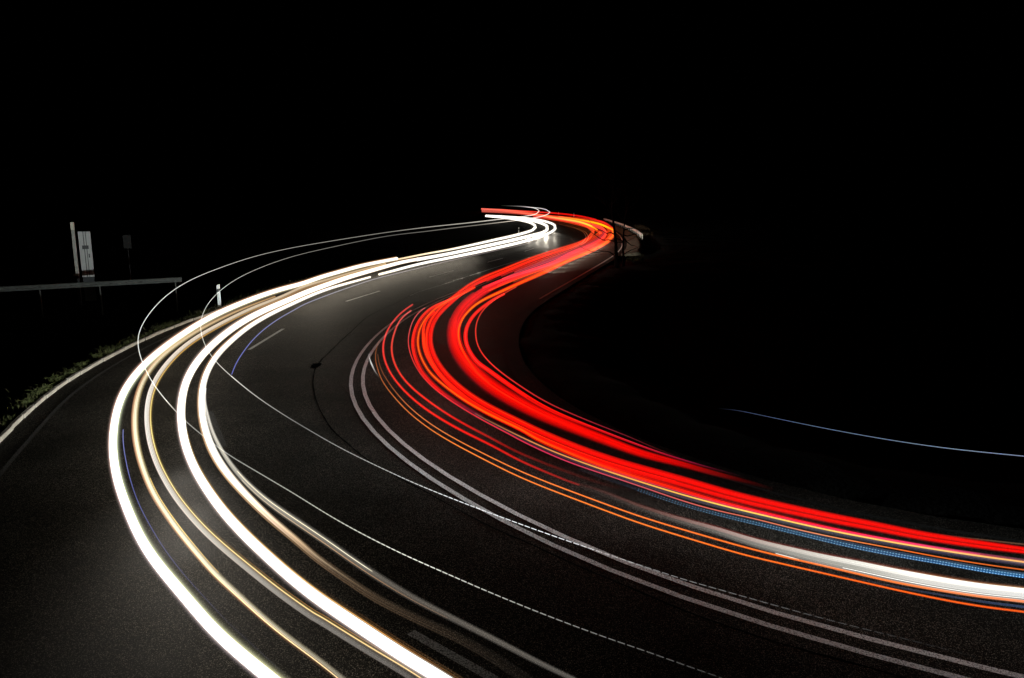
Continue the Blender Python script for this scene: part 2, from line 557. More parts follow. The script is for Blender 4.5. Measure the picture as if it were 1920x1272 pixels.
# ------------------------------------------------------------------ verge grass (uncountable) and leafy weeds
VK = [p for p in KERB if p.y > 9]
VKo = offset(VK, -.12)
V, F = [], []
def blade(V, F, base, L, lean, az, w):
    d = Vector((math.cos(az), math.sin(az), 0)); s = Vector((-d.y, d.x, 0)) * w
    p1 = base + d * lean * L * .35 + Vector((0, 0, L * .6)); p2 = base + d * lean * L + Vector((0, 0, L * (1 - .3 * lean)))
    b = len(V)
    V += [base - s, base + s, p1 - s * .7, p1 + s * .7, p2]
    F += [(b, b + 1, b + 3, b + 2), (b + 2, b + 3, b + 4)]
for i in range(len(VK) - 1):
    seg = VK[i + 1] - VK[i]
    nb = int(seg.length * (170 if VK[i].y < 30 else 190))
    clump = .45 + .9 * max(0, .35 + noise.noise(Vector((VK[i].x * .9, VK[i].y * .9, 9))))
    t = seg.normalized(); out = Vector((-t.y, t.x, 0))
    for k in range(nb):
        d = .08 + abs(random.gauss(0, .26))
        p = VK[i] + seg * random.random() + out * d
        gz = ground_z(p.x, p.y) if k % 8 == 0 else gz if k else ground_z(p.x, p.y)
        blade(V, F, Vector((p.x, p.y, max(-.1, gz) - .01)), random.uniform(.07, .22) * clump * (1 + .6 * sst(20, 32, p.y)) + .03, random.uniform(.2, 1.1), random.uniform(0, 6.28), random.uniform(.004, .010))
LF = [p for p in resample(LEFT_FAR, 1.0) if p.y < 120]
for i in range(len(LF) - 1):
    seg = LF[i + 1] - LF[i]
    t = seg.normalized(); out = Vector((-t.y, t.x, 0))
    for k in range(40):
        p = LF[i] + seg * random.random() + out * (.05 + abs(random.gauss(0, .5)))
        blade(V, F, Vector((p.x, p.y, -.06)), random.uniform(.08, .3), random.uniform(.2, 1), random.uniform(0, 6.28), .012)
g = mesh_obj('verge_grass', V, F, M['grass'])
tag(g, 'ragged olive grass growing along the back of the kerb', 'grass', kind='stuff')

def leafy(V, F, c, r, h, n, lw):
    for k in range(n):
        a = random.uniform(0, 6.28); rr = r * math.sqrt(random.random()); z = h * random.random() * (1 - .5 * rr / r)
        p = c + Vector((math.cos(a) * rr, math.sin(a) * rr, z))
        az = random.uniform(0, 6.28); tilt = random.uniform(-.4, .9)
        d = Vector((math.cos(az) * math.cos(tilt), math.sin(az) * math.cos(tilt), math.sin(tilt)))
        s = d.cross(Vector((0, 0, 1))).normalized()
        L = lw * random.uniform(.8, 1.6)
        b = len(V)
        V += [p, p + d * L * .5 + s * lw * .4 + Vector((0, 0, .01)), p + d * L, p + d * L * .5 - s * lw * .4 + Vector((0, 0, .01))]
        F.append((b, b + 1, b + 2, b + 3))

weed_px = [(183, 673, .18, 'bright olive leafy weed tuft leaning over a gap in the kerb'),
           (152, 688, .16, 'low dark green weed just before the kerb stones narrow'),
           (130, 703, .17, 'rounded dark green weed clump behind the middle kerb stones'),
           (103, 716, .20, 'spreading yellowish weed with long stalks behind the kerb'),
           (86, 729, .15, 'sprawling olive weed below the long stalked one'),
           (70, 740, .17, 'yellow green weed with a raised leaf near the frame edge'),
           (52, 757, .15, 'dark weed clump standing on the kerb back close to the nearest stones'),
           (206, 661, .12, 'small low weed where the kerb brightens toward the post'),
           (238, 645, .12, 'short grassy weed beside the thin white arc of light')]
for i, (px, py, r, lab) in enumerate(weed_px):
    c, _ = ground_at(px, py, .05)
    c.z = max(-.06, ground_z(c.x, c.y))
    root = empty('weed', c)
    tag(root, lab, 'weed', 'weeds behind the kerb')
    V, F = [], []
    leafy(V, F, Vector((0, 0, .03)), r * .9, r * 1.2, 130, .045)
    mesh_obj('foliage', V, F, M['leaf'], root)
    V, F = [], []
    for k in range(7):
        a = random.uniform(0, 6.28); L = r * random.uniform(1.2, 2.0)
        tube_data([Vector((0, 0, -.05)), Vector((math.cos(a) * L * .4, math.sin(a) * L * .4, L * .55)), Vector((math.cos(a) * L, math.sin(a) * L, L * .7))], [.006, .004, .002], 4, V, F)
    mesh_obj('stem', V, F, M['leaf'], root)

# ------------------------------------------------------------------ marker posts
def marker_post(px, py, lab, H=1.0, Y=None):
    c, _ = ground_at(px, py)
    gz = min(.02, ground_z(c.x, c.y))
    root = empty('marker_post', (c.x, c.y, 0), math.atan2(c.x, c.y) * -1 + .25)
    tag(root, lab, 'marker post', 'roadside marker posts')
    def prof(z0, z1, sc_=1.0, slope=0.0):
        bm = bmesh.new()
        pr = [(-.085, -.04), (.085, -.04), (.088, .0), (.045, .06), (-.045, .06), (-.088, .0)]
        lo = [bm.verts.new((x * sc_, y * sc_, z0 + slope * x)) for x, y in pr]
        hi = [bm.verts.new((x * sc_ * .97, y * sc_ * .97, z1 + slope * x)) for x, y in pr]
        for k in range(6):
            bm.faces.new((lo[k], lo[(k + 1) % 6], hi[(k + 1) % 6], hi[k]))
        bm.faces.new(lo[::-1]); bm.faces.new(hi)
        return bm
    bm_obj('body', prof(gz - .1, H * .70), M['white'], root)
    bm_obj('black_band', prof(H * .70, H * .86, 1.02, .18), M['black'], root)
    bm_obj('post_top', prof(H * .868, H * 1.08, 1.0, .18), M['white'], root)
    bm = bmesh.new(); add_box(bm, (0, -.045, H * .785), (.05, .010, .11), bevel=.002)
    bm_obj('reflector', bm, M['refl'], root)
marker_post(411.5, 572, 'white marker post with black band on the grass above the bright curve', 1.0)
marker_post(972.5, 439.5, 'small white marker post inside the far bend of white trails', 1.0)
marker_post(1047, 403, 'tiny white marker post behind the far red trails', 1.1)
marker_post(1076, 407.5, 'faintest marker post behind the orange part of the far red trails', 1.2)

# ------------------------------------------------------------------ guard rail
def w_beam(L, seg):
    pr = [(0.0, .155), (.03, .135), (.08, .105), (.08, .06), (.012, .02), (.012, -.02), (.08, -.06), (.08, -.105), (.03, -.135), (0, -.155)]
    V, F = [], []
    for s in range(2):
        for (d, z) in pr: V.append((s * L, -d, z))
        for (d, z) in pr: V.append((s * L, -d + .006, z))
    n = len(pr)
    for k in range(n - 1):
        F.append((k, k + 1, 2 * n + k + 1, 2 * n + k)); F.append((n + k, 3 * n + k, 3 * n + k + 1, n + k + 1))
    F.append((0, 2 * n, 3 * n, n)); F.append((n - 1, 2 * n - 1, 4 * n - 1, 3 * n - 1))
    F.append(tuple(range(n)) + tuple(range(2 * n - 1, n - 1, -1)))
    F.append(tuple(range(3 * n - 1, 2 * n - 1, -1)) + tuple(range(3 * n, 4 * n)))
    return V, F
gr_b = at_depth(341, 524.5, 46.0)
gr_a = at_depth(-60, 546.0, 43.5)
dv = gr_b - gr_a
Lr = dv.length
gr = empty('guard_rail', gr_a, math.atan2(dv.y, dv.x))
tag(gr, 'galvanised steel guard rail with corrugated beam and posts in the dark verge', 'guard rail')
pitch = -math.asin(dv.z / Lr)
nseg = 3
for k in range(nseg):
    V, F = w_beam(Lr / nseg + (.25 if k < nseg - 1 else 0), 1)
    zoff = dv.z / Lr
    V = [(x + k * Lr / nseg, y - .004 * (k % 2), z + (x + k * Lr / nseg) * zoff) for x, y, z in V]
    mesh_obj('beam', V, F, M['zinc'], gr)
for f in (.06, .32, .60, .965):
    bm = bmesh.new()
    zc = f * dv.z
    add_box(bm, (f * Lr, .09, zc - .9), (.07, .06, 2.1), bevel=.005)
    bm_obj('post', bm, M['zinc_dark'], gr)
    bm = bmesh.new(); add_box(bm, (f * Lr, .035, zc), (.07, .045, .2), bevel=.004)
    bm_obj('spacer', bm, M['zinc'], gr)
for f in (.22, .325, .47, .585, .655, .73, .80):
    bm = bmesh.new(); add_box(bm, (f * Lr, -.018, f * dv.z), (.12, .012, .035), bevel=.004)
    bm_obj('bolt_plate', bm, M['cabdark'], gr)

# ------------------------------------------------------------------ cabinet, post and sign beyond the rail
def stand_on(p):
    return ground_z(p.x, p.y)
c = at_depth(166, 520, 52.0); top = at_depth(161, 434, 52.0)
gz = stand_on(c)
wC = 20.5 * 52 / FOC
cab = empty('switch_cabinet', (c.x, c.y, 0), .48)
tag(cab, 'tall narrow pale grey switch cabinet with a dark plate and handle', 'cabinet')
zb, zt = c.z, top.z
Hc = zt - zb
bm = bmesh.new(); add_box(bm, (0, .112, (zb + zt) / 2), (wC, .2, Hc), bevel=.01); bm_obj('housing', bm, M['cabdark'], cab)
bm = bmesh.new(); add_box(bm, (0, .13, (zb + gz) / 2 - .1), (wC * .9, .14, zb - gz + .196)); bm_obj('plinth', bm, M['black'], cab)
bm = bmesh.new(); add_box(bm, (-wC * .30, -.004, (zb + zt) / 2), (wC * .37, .03, Hc * .985), bevel=.006); bm_obj('door', bm, M['cab'], cab)
bm = bmesh.new(); add_box(bm, (wC * .012, -.004, (zb + zt) / 2), (wC * .13, .03, Hc * .985), bevel=.006); bm_obj('door', bm, M['cab'], cab)
bm = bmesh.new(); add_box(bm, (wC * .31, -.004, (zb + zt) / 2), (wC * .36, .03, Hc * .985), bevel=.006); d3 = bm_obj('door', bm, M['cab'], cab)
bm = bmesh.new(); add_box(bm, (0.0, -.032, zb + Hc * .655), (wC * .52, .02, Hc * .08), bevel=.004); bm_obj('name_plate', bm, M['cabdark'], cab)
bm = bmesh.new(); add_box(bm, (wC * .24, -.036, zb + Hc * .47), (wC * .09, .05, Hc * .085), bevel=.008); bm_obj('handle', bm, M['cabdark'], d3)

c = at_depth(145.5, 516, 50.0); top = at_depth(138, 417, 50.0)
gz = stand_on(c)
pw = 5.0 * 50 / FOC
pp = empty('square_post', (c.x, c.y, 0), .3)
tag(pp, 'slim square post with a bright cream top beside the grey cabinet', 'post')
mz = c.z + (top.z - c.z) * .855
bm = bmesh.new(); add_box(bm, (0, 0, (c.z + mz) / 2), (pw, pw, mz - c.z), bevel=.012); bm_obj('shaft', bm, M['post'], pp)
bm = bmesh.new(); add_box(bm, (0, 0, (gz - .2 + c.z) / 2 - .002), (pw * .9, pw * .9, c.z - gz + .2)); bm_obj('base', bm, M['black'], pp)  # lower shaft blackened so it stays lost in the dark
bm = bmesh.new(); add_box(bm, (0, 0, (mz + top.z) / 2 + .003), (pw * 1.1, pw * 1.1, top.z - mz), bevel=.012); bm_obj('post_cap', bm, M['postcap'], pp)
bm = bmesh.new(); add_box(bm, (-.06, -.05, c.z), (.3, .2, .14), bevel=.03); bm_obj('foot', bm, M['postcap'], pp)

c = at_depth(244, 512, 60.0); top = at_depth(242, 441, 60.0); gz = stand_on(c)
sg = empty('traffic_sign', (c.x, c.y, 0), .15)
tag(sg, 'dim weathered rectangular sign on a thin post, barely lit', 'sign')
bm = bmesh.new(); add_box(bm, (0, 0, top.z - .53), (.6, .03, 1.06), bevel=.02); bm_obj('sign_panel', bm, M['signback'], sg)
for z in (.25, .8):
    bm = bmesh.new(); add_box(bm, (0, -.025, top.z - z), (.56, .03, .05), bevel=.005); bm_obj('bracket', bm, M['signback'], sg)
V, F = [], []
tube_data([Vector((0, .05, gz - .2)), Vector((0, .05, top.z))], [.035, .035], 8, V, F)
mesh_obj('pole', V, F, M['signback'], sg)

# ------------------------------------------------------------------ gravel verge and guard rail outside the far bend
j0 = min(range(len(EDGE)), key=lambda i: (EDGE[i] - ground_at(1152, 479.5)[0]).length)
j1 = min(range(len(EDGE)), key=lambda i: (EDGE[i] - ground_at(1112, 415.5)[0]).length)
VE = EDGE[j0:j1 + 1]
nve = len(VE)
In = offset(VE, .57)
V, F = [], []
for i in range(nve):
    wv = 2.3 * min(1.0, i / 4.0 + .1) + .5 * noise.noise(Vector((i * .6, 3, 3)))
    q = offset(VE, .57 + wv)[i]
    for k in range(6):
        p = In[i].lerp(q, k / 5)
        V.append((p.x, p.y, .01 + .10 * k / 5 + (.03 * noise.noise(Vector((p.x * 1.5, p.y * 1.5, 0))) if 0 < k < 5 else 0) - (.3 if k == 5 else 0)))
for i in range(nve - 1):
    for k in range(5):
        F.append((i * 6 + k, i * 6 + k + 1, (i + 1) * 6 + k + 1, (i + 1) * 6 + k))
verge = mesh_obj('headlit_verge', V, F, M['headlit'], smooth=True)
tag(verge, 'pale gravel verge outside the far bend', None, kind='structure')
k0 = min(range(nve), key=lambda i: abs(VE[i].y - 107))
rail_line = resample(offset(VE, 2.75)[k0:], 2.0)
far_rail = empty('guard_rail', rail_line[0])
tag(far_rail, 'bright lit guard rail curving round the far bend behind the bare trees', 'guard rail')
PR = [(0.0, .2), (.04, .17), (.09, .13), (.09, .07), (.015, .025), (.015, -.025), (.09, -.07), (.09, -.13), (.04, -.17), (0, -.2)]
L0 = rail_line[0]
for k in range(0, len(rail_line) - 1, 2):
    seg = rail_line[k:k + 3]
    V, F = [], []
    o1 = offset(seg, 0)
    for i, p in enumerate(seg):
        t = (seg[min(i + 1, len(seg) - 1)] - seg[max(i - 1, 0)]).normalized()
        lft = Vector((-t.y, t.x, 0))
        for d, z in PR: V.append(p - L0 + lft * (d - .003 * (k % 4)) + Vector((0, 0, .62 + z)))
    n = len(PR)
    for i in range(len(seg) - 1):
        for m_ in range(n - 1): F.append((i * n + m_, i * n + m_ + 1, (i + 1) * n + m_ + 1, (i + 1) * n + m_))
    mesh_obj('beam', V, F, M['zinc_lit'], far_rail)
    bm = bmesh.new(); p = seg[0] - L0
    t = (seg[1] - seg[0]).normalized()
    add_box(bm, (p.x + t.y * .06, p.y - t.x * .06, .3), (.1, .1, 1.0), math.atan2(t.y, t.x), .008)
    bm_obj('post', bm, M['zinc'], far_rail)

# ------------------------------------------------------------------ shrubs
def shrub(loc, r, h, lab, grp, leaf, nl=260, lw=.09, ns=16):
    root = empty('shrub', loc)
    tag(root, lab, 'shrub', grp)
    V, F = [], []
    for k in range(ns):
        a = random.uniform(0, 6.28); L = h * random.uniform(.7, 1.1); rr = r * random.uniform(.2, .9)
        p = [Vector((0, 0, -.1))]
        for s in range(1, 5):
            t = s / 4
            p.append(Vector((math.cos(a) * rr * t + random.uniform(-.06, .06), math.sin(a) * rr * t + random.uniform(-.06, .06), L * t)))
        tube_data(p, [.022, .017, .012, .008, .004], 4, V, F)
    mesh_obj('stem', V, F, M['bark'], root)
    V, F = [], []
    leafy(V, F, Vector((0, 0, h * .15)), r, h * .95, nl, lw)
    mesh_obj('foliage', V, F, leaf, root)
sp = [(692, 470, 76, .8, 1.0, 'sparse leafless looking shrub farthest along the inner verge'),
      (722, 466, 82, .9, 1.3, 'brownish dry shrub above the blunt end of the white trail'),
      (745, 463, 86, .8, 1.6, 'tall dry shrub with rusty leaves behind the white trails'),
      (770, 461, 90, .9, 1.5, 'rusty leaved shrub beyond the end of the thick white trail'),
      (800, 458, 96, 1.0, 1.6, 'dim shrub farthest from the camera on the dark inner verge'),
      (520, 512, 54, .7, .7, 'low dim bush beneath the thin white arcs'),
      (560, 503, 57, .7, .7, 'low dim bush next to another beneath the white arcs')]
for px, py, Y, r, h, lab in sp:
    p = at_depth(px, py, Y)
    shrub((p.x, p.y, ground_z(p.x, p.y)), r, h, lab, 'shrubs on the dark inner verge', M['deadleaf'], 200, .08)
SB = resample(offset(VE, 4.1)[k0:], 3.2)[4:]
for i, lab in enumerate(['bare twiggy shrub above the near end of the lit guard rail', 'twiggy shrub over the lit rail between the two trunks',
                         'dry shrub over the lit rail close to the thicker trunk', 'dim shrub over the lit rail beside the orange trails',
                         'small shrub over the lit rail behind the orange trails', 'far shrub over the dark end of the lit rail']):
    if i < len(SB):
        p = SB[i]
        shrub((p.x, p.y, ground_z(p.x, p.y)), 1.3, 1.5, lab, 'shrubs behind the lit guard rail', M['deadleaf'], 300, .11)
for px, py, Y, lab in [(1188, 487, 69, 'dark green bush on the ground right of the thinner trunk'), (1203, 480, 71, 'dim green bush at the very edge of the lit ground')]:
    p = at_depth(px, py, Y)
    shrub((p.x, p.y, ground_z(p.x, p.y)), .7, .6, lab, 'bushes near the two trees', M['leaf'], 220, .07)

# ------------------------------------------------------------------ bare trees
def bare_tree(base_px, Y, top_px, r0, r1, traced, seed, lab):
    rnd = random.Random(seed)
    b = at_depth(base_px[0], base_px[1], Y)
    t = at_depth(top_px[0], top_px[1], Y)
    root = empty('bare_tree', b)
    tag(root, lab, 'tree', 'bare trees on the verge')
    d = t - b
    H = 9.5
    trunk = []
    rad = []
    for k in range(15):
        z = -.3 + (H + .3) * k / 14
        f = max(z, 0) / d.z
        trunk.append(Vector((d.x * min(f, 1.3) + .05 * math.sin(z * 1.3 + seed), .12 * math.sin(z * .7 + seed), z)))
        rad.append(max(.02, (r0 if k else r0 * 1.5) + (r1 - r0) * min(f, 1.0) - max(0, f - 1) * .035))
    V, F = [], []
    tube_data(trunk, rad, 9, V, F)
    mesh_obj('trunk', V, F, M['bark'], root, True)
    def at_z(z):
        for k in range(14):
            if trunk[k].z <= z <= trunk[k + 1].z:
                return trunk[k].lerp(trunk[k + 1], (z - trunk[k].z) / (trunk[k + 1].z - trunk[k].z))
        return trunk[-1].copy()
    def grow(V, F, p, dirv, L, r, depth):
        pts = [p.copy()]
        dd = dirv.copy()
        n = 5
        for k in range(n):
            dd = (dd + Vector((rnd.uniform(-.28, .28), rnd.uniform(-.28, .28), rnd.uniform(-.12, .22)))).normalized()
            pts.append(pts[-1] + dd * L / n)
        tube_data(pts, [r * (1 - .75 * k / n) for k in range(n + 1)], 5, V, F)
        if depth > 0:
            for k in range(2, n + 1):
                for _ in range(2 if depth > 1 else 1):
                    nd = (dd + Vector((rnd.uniform(-.9, .9), rnd.uniform(-.9, .9), rnd.uniform(-.4, .7)))).normalized()
                    grow(V, F, pts[k], nd, L * rnd.uniform(.35, .6), r * .42, depth - 1)
    for tr in traced:
        V, F = [], []
        P = [at_depth(x, y, Y + .15 * j) - b for j, (x, y) in enumerate(tr)]
        Pd = [Vector(q) for q in catmull([tuple(v) for v in P], .35)]
        n = len(Pd)
        tube_data(Pd, [.055 * (1 - .8 * k / n) for k in range(n)], 5, V, F)
        for k in range(3, n, 2):
            dd = (Pd[min(k + 1, n - 1)] - Pd[k - 1]).normalized()
            nd = (dd + Vector((rnd.uniform(-.6, .6), rnd.uniform(-.6, .6), rnd.uniform(-.5, .7)))).normalized()
            grow(V, F, Pd[k], nd, rnd.uniform(.5, 1.1), .016, 1)
        mesh_obj('branch', V, F, M['bark'], root)
    z = 3.6
    while z < H - .4:
        a = rnd.uniform(0, 6.28)
        V, F = [], []
        grow(V, F, at_z(z), Vector((math.cos(a), math.sin(a) * .8, rnd.uniform(.2, .8))).normalized(), (H - z) * .35 + .8, .05 * (1 - z / H) + .02, 2)
        mesh_obj('branch', V, F, M['bark'], root)
        z += rnd.uniform(.35, .7)

bare_tree((1157, 498), 62.5, (1150.5, 416), .17, .085,
          [[(1155, 484), (1149, 477), (1141, 472), (1130, 471.5), (1121, 474), (1109, 472), (1098, 468.5), (1090, 464)],
           [(1152, 453), (1142, 450), (1132, 451), (1124, 447), (1117, 441), (1110, 437)],
           [(1151.5, 440), (1145, 436), (1137, 438), (1130, 433), (1121, 430), (1112, 425)],
           [(1152, 458), (1160, 454), (1168, 455), (1176, 452)],
           [(1150.5, 424), (1142, 418), (1131, 414), (1120, 412)]],
          5, 'thicker dark bare tree trunk with branches over the red trails')
bare_tree((1168, 497), 63.5, (1170.5, 423), .10, .06,
          [[(1169.5, 441), (1176, 443), (1184, 441), (1192, 438)],
           [(1168.5, 478), (1176, 473), (1184, 469), (1194, 465)],
           [(1170, 455), (1163, 450), (1155, 447)],
           [(1170, 448), (1177, 455), (1183, 460), (1190, 461)],
           [(1170.5, 432), (1178, 428), (1188, 429)]],
          8, 'thinner dark bare tree standing right of the thicker trunk')

# ------------------------------------------------------------------ light trails
def Zc(ox, oy, *pts):
    return [(ox + x / 7.95, oy + y / 7.95) for x, y in pts]
cA, cB, cC, cD, cE, cF, cG, cH = (680, 560), (760, 680), (960, 760), (1180, 840), (1400, 900), (1680, 1000), (820, 480), (960, 400)
ca, cb, cc, cd, ce, cf, cg, ch = (200, 640), (180, 780), (240, 920), (400, 880), (360, 1080), (560, 1112), (340, 520), (560, 440)

TRAIL_SIG = lambda q: max(1.2, min(26.0, (q[1] - 392) * .11))

def dense(pts, ws, sig=TRAIL_SIG, step=6.0):
    """pts: direction list; ws: [(fraction of length, width)]"""
    s = [0.0]
    for i in range(1, len(pts)): s.append(s[-1] + math.hypot(pts[i][0] - pts[i-1][0], pts[i][1] - pts[i-1][1]))
    P = [(p[0], p[1], prof(ws, s[i] / s[-1])) for i, p in enumerate(pts)]
    D = catmull(P, step)
    # the far stretch is finely bent, so it is sampled more closely
    D2 = [D[0]]
    for q in D[1:]:
        D2.append(q)
    return smooth_path(D2, sig)

def prof(ws, t):
    if not isinstance(ws, (list, tuple)): return ws
    if isinstance(ws[0], (int, float)): return ws
    if t <= ws[0][0]: return ws[0][1]
    for (a, va), (b, vb) in zip(ws, ws[1:]):
        if t <= b:
            f = (t - a) / max(1e-9, b - a)
            if isinstance(va, (list, tuple)): return tuple(x + (y - x) * f for x, y in zip(va, vb))
            return va + (vb - va) * f
    return ws[-1][1]

def strand(name, D, h, cols, gain=1.0, off=0.0, wmul=1.0, parent=None, n=6, sampled=False, minw=0.0, flick=0.0, nb=None):
    """one filament of light h metres above the road; cols: [(fraction, (r,g,b))] as seen"""
    pts, rads, col = [], [], []
    m = len(D)
    s = [0.0]
    for i in range(1, m): s.append(s[-1] + math.hypot(D[i][0] - D[i-1][0], D[i][1] - D[i-1][1]))
    ph = random.uniform(0, 100)
    s_base = s[(nb or m) - 1]
    for i in range(m):
        a, b = D[max(i - 1, 0)], D[min(i + 1, m - 1)]
        tx, ty = b[0] - a[0], b[1] - a[1]
        L = math.hypot(tx, ty) or 1
        w = D[i][2]
        x = D[i][0] - ty / L * off * w
        y = D[i][1] + tx / L * off * w
        p, t = ground_at(x, y, h)
        pts.append(p)
        ww = max(minw, w * wmul)
        rads.append(ww * t / FOC / 2)
        c = lin(prof(cols, min(1.0, s[i] / s_base)))
        k = gain * (1 + flick * noise.noise(Vector((s[i] * .02, ph, 0))))
        col.append((c[0] * k, c[1] * k, c[2] * k))
    V, F = [], []
    tube_data(pts, rads, n, V, F)
    o = mesh_obj(name, V, F, M['glow'] if sampled else M['dim'], parent, True)
    at = o.data.attributes.new('glow', 'FLOAT_COLOR', 'POINT')
    flat = []
    for c in col:
        flat += [c[0], c[1], c[2], 1.0] * n
    at.data.foreach_set('color', flat)
    return o

def trail(name, lab, cat, grp, h, pts, ws, strands, sig=TRAIL_SIG, step=6.0):
    """strands: list of dicts(off,w,cols,gain,...). One thing, one child per filament."""
    D = dense(pts, ws, sig, step)
    p0, _ = ground_at(D[-1][0], D[-1][1], 0)
    E = []                                             # the trail runs on past the frame
    if D[-1][0] > 1980 or D[-1][1] > 1281:
        a, b = D[-5], D[-1]
        L = math.hypot(b[0] - a[0], b[1] - a[1])
        for k in range(1, 45 if D[-1][0] > 1980 else 22):
            E.append((b[0] + (b[0] - a[0]) / L * 14 * k, b[1] + (b[1] - a[1]) / L * 14 * k, b[2]))
    root = empty(name)
    tag(root, lab, cat, grp)
    for st in strands:
        k0 = int(st.get('a', 0) * (len(D) - 1)); k1 = int(st.get('b', 1) * (len(D) - 1)) + 1
        Q = D[k0:k1]
        strand(st.get('name', 'light_strand'), Q + (E if st.get('b', 1) == 1 else []), h + st.get('dh', 0), st['cols'], st.get('gain', 1), st.get('off', 0), st.get('w', 1), root,
               st.get('n', 6), st.get('s', False), st.get('minw', 0), st.get('flick', 0), len(Q))
    return root, D

HG = 'headlight trails of oncoming cars'
TG = 'tail light trails of departing cars'
WHITE = (255, 250, 238)
W_GAIN, R_GAIN = 1.7, .88

def bundle(wid, col, n, spread, jit, gain=1.0, seed=0, wm=None):
    """n filaments filling a band, each a little different in tone"""
    r = random.Random(seed)
    out = []
    for k in range(n):
        o = (-.5 + (k + .5) / n) * spread
        f = 1 + r.uniform(-jit, jit)
        if isinstance(col, list):
            cols = [(t, tuple(min(255, c * f) for c in cc_)) for t, cc_ in col]
        else:
            cols = [(0, tuple(min(255, c * f) for c in col))]
        out.append(dict(off=o, w=(wm or 1.02 * spread / n), cols=cols, gain=gain, n=5))
    return out

def halo(tint, side, start=.43, step=.055, gains=(.95, .7, .42, .24, .13, .07, .035, .018, .009), **kw):
    return [dict(off=side * (start + .5 * step + k * step), w=step * 1.04, cols=tint, gain=g, n=5, **kw) for k, g in enumerate(gains)]

# ---- the outer thick white trail
w1 = Zc(*ch, (1465, 358), (1200, 410), (1000, 450), (800, 500), (600, 558), (400, 612), (200, 680), (20, 745)) + \
     Zc(*cg, (1500, 172), (1400, 205), (1200, 270), (1000, 345), (800, 425), (600, 512), (400, 612), (200, 728)) + \
     Zc(*ca, (960, 10), (800, 130), (640, 270), (500, 400), (380, 540), (280, 690), (200, 850), (140, 1020)) + \
     Zc(*cb, (285, 20), (262, 150), (246, 300), (244, 450), (252, 600), (275, 780), (312, 950), (362, 1110)) + \
     Zc(*cc, (60, 450), (150, 650), (270, 860), (400, 1050)) + Zc(*ce, (0, 435), (200, 670), (400, 880), (600, 1060), (840, 1265)) + [(504, 1270), (545, 1304)]
trail('headlight_trail', 'outermost thick white trail, widest toward the lower frame edge', 'light trail', HG, .64, w1,
      [(0, 5.5), (.15, 7.6), (.38, 11.5), (.55, 15), (.75, 20), (1, 26)],
      [dict(cols=[(0, WHITE)], gain=W_GAIN, w=.86, n=10, s=True, name='light_core')] + halo([(0, (255, 190, 130)), (.4, (255, 205, 180)), (.7, (250, 225, 225)), (1, (245, 225, 225))], 1, .42) +
      halo([(0, (255, 225, 180)), (.5, (235, 245, 205)), (1, (250, 245, 190))], -1, .42, .075))

# ---- beige trail next to it
w2 = Zc(*cg, (1400, 290), (1100, 400), (850, 500), (650, 590), (450, 690), (300, 765), (150, 860)) + \
     Zc(*ca, (1110, 0), (960, 110), (800, 240), (680, 360), (580, 500), (500, 650), (450, 800), (425, 950), (413, 1100)) + \
     Zc(*cb, (572, 0), (570, 200), (592, 400), (640, 600), (702, 800), (780, 1000)) + \
     Zc(*cc, (350, 20), (440, 150), (560, 330), (700, 530), (850, 720), (1000, 900)) + \
     Zc(*ce, (385, 20), (560, 170), (760, 360), (960, 540), (1160, 715), (1450, 945), (1860, 1245)) + [(660, 1290)]
trail('headlight_trail', 'slim beige trail just inside the outermost white one', 'light trail', HG, .66, w2,
      [(0, 4), (.2, 9), (.35, 12), (.55, 12.5), (1, 14)],
      [dict(off=.46, w=.2, cols=[(0, (110, 80, 50)), (.4, (165, 120, 90)), (.6, (160, 118, 85)), (.8, (80, 55, 38)), (1, (50, 36, 26))]),
       dict(off=.28, w=.2, cols=[(0, (150, 115, 75)), (.4, (215, 180, 140)), (.65, (225, 190, 145)), (.8, (130, 95, 62)), (1, (60, 44, 30))]),
       dict(off=.06, w=.3, cols=[(0, (175, 140, 95)), (.4, (248, 236, 205)), (.65, (245, 232, 205)), (.8, (215, 195, 160)), (1, (110, 100, 84))], gain=1.1, s=True),
       dict(off=-.17, w=.24, cols=[(0, (120, 95, 60)), (.4, (238, 230, 195)), (.65, (220, 212, 185)), (.85, (165, 158, 138)), (1, (135, 128, 112))]),
       dict(off=-.37, w=.2, cols=[(0, (60, 45, 30)), (.4, (160, 145, 100)), (.65, (150, 140, 108)), (1, (100, 94, 80))]),
       dict(off=-.53, w=.16, cols=[(0, (30, 25, 18)), (.4, (80, 70, 45)), (1, (58, 54, 46))]),
       dict(off=-.47, w=.12, a=.47, b=.68, dh=.02, cols=[(0, (190, 150, 60)), (.5, (255, 220, 110)), (1, (170, 130, 60))], gain=1.1),
       dict(off=.2, w=.13, a=.55, b=1, dh=.02, cols=[(0, (235, 190, 120)), (.5, (255, 215, 150)), (1, (255, 220, 160))], gain=1.1)])

# ---- ivory trail with a yellow rim
w3 = Zc(*ch, (1300, 440), (1100, 490), (900, 541), (600, 628), (300, 718), (40, 792)) + \
     Zc(*cg, (1500, 298), (1200, 410), (1000, 492), (800, 590), (600, 692), (400, 800), (200, 920), (40, 1015)) + \
     Zc(*ca, (1100, 130), (960, 260), (840, 400), (740, 540), (670, 680), (622, 830), (602, 980), (596, 1120)) + \
     Zc(*cb, (755, 20), (772, 200), (805, 400), (870, 620), (960, 830), (1070, 1020)) + \
     Zc(*cc, (655, 20), (800, 215), (960, 405), (1130, 590), (1300, 750), (1500, 920), (1700, 1085)) + \
     Zc(*ce, (990, 10), (1150, 140), (1300, 255), (1500, 400), (1700, 540), (1900, 680)) + \
     Zc(*cf, (200, 330), (400, 460), (700, 650), (1000, 835), (1300, 1015), (1600, 1190)) + [(775, 1272), (810, 1292)]
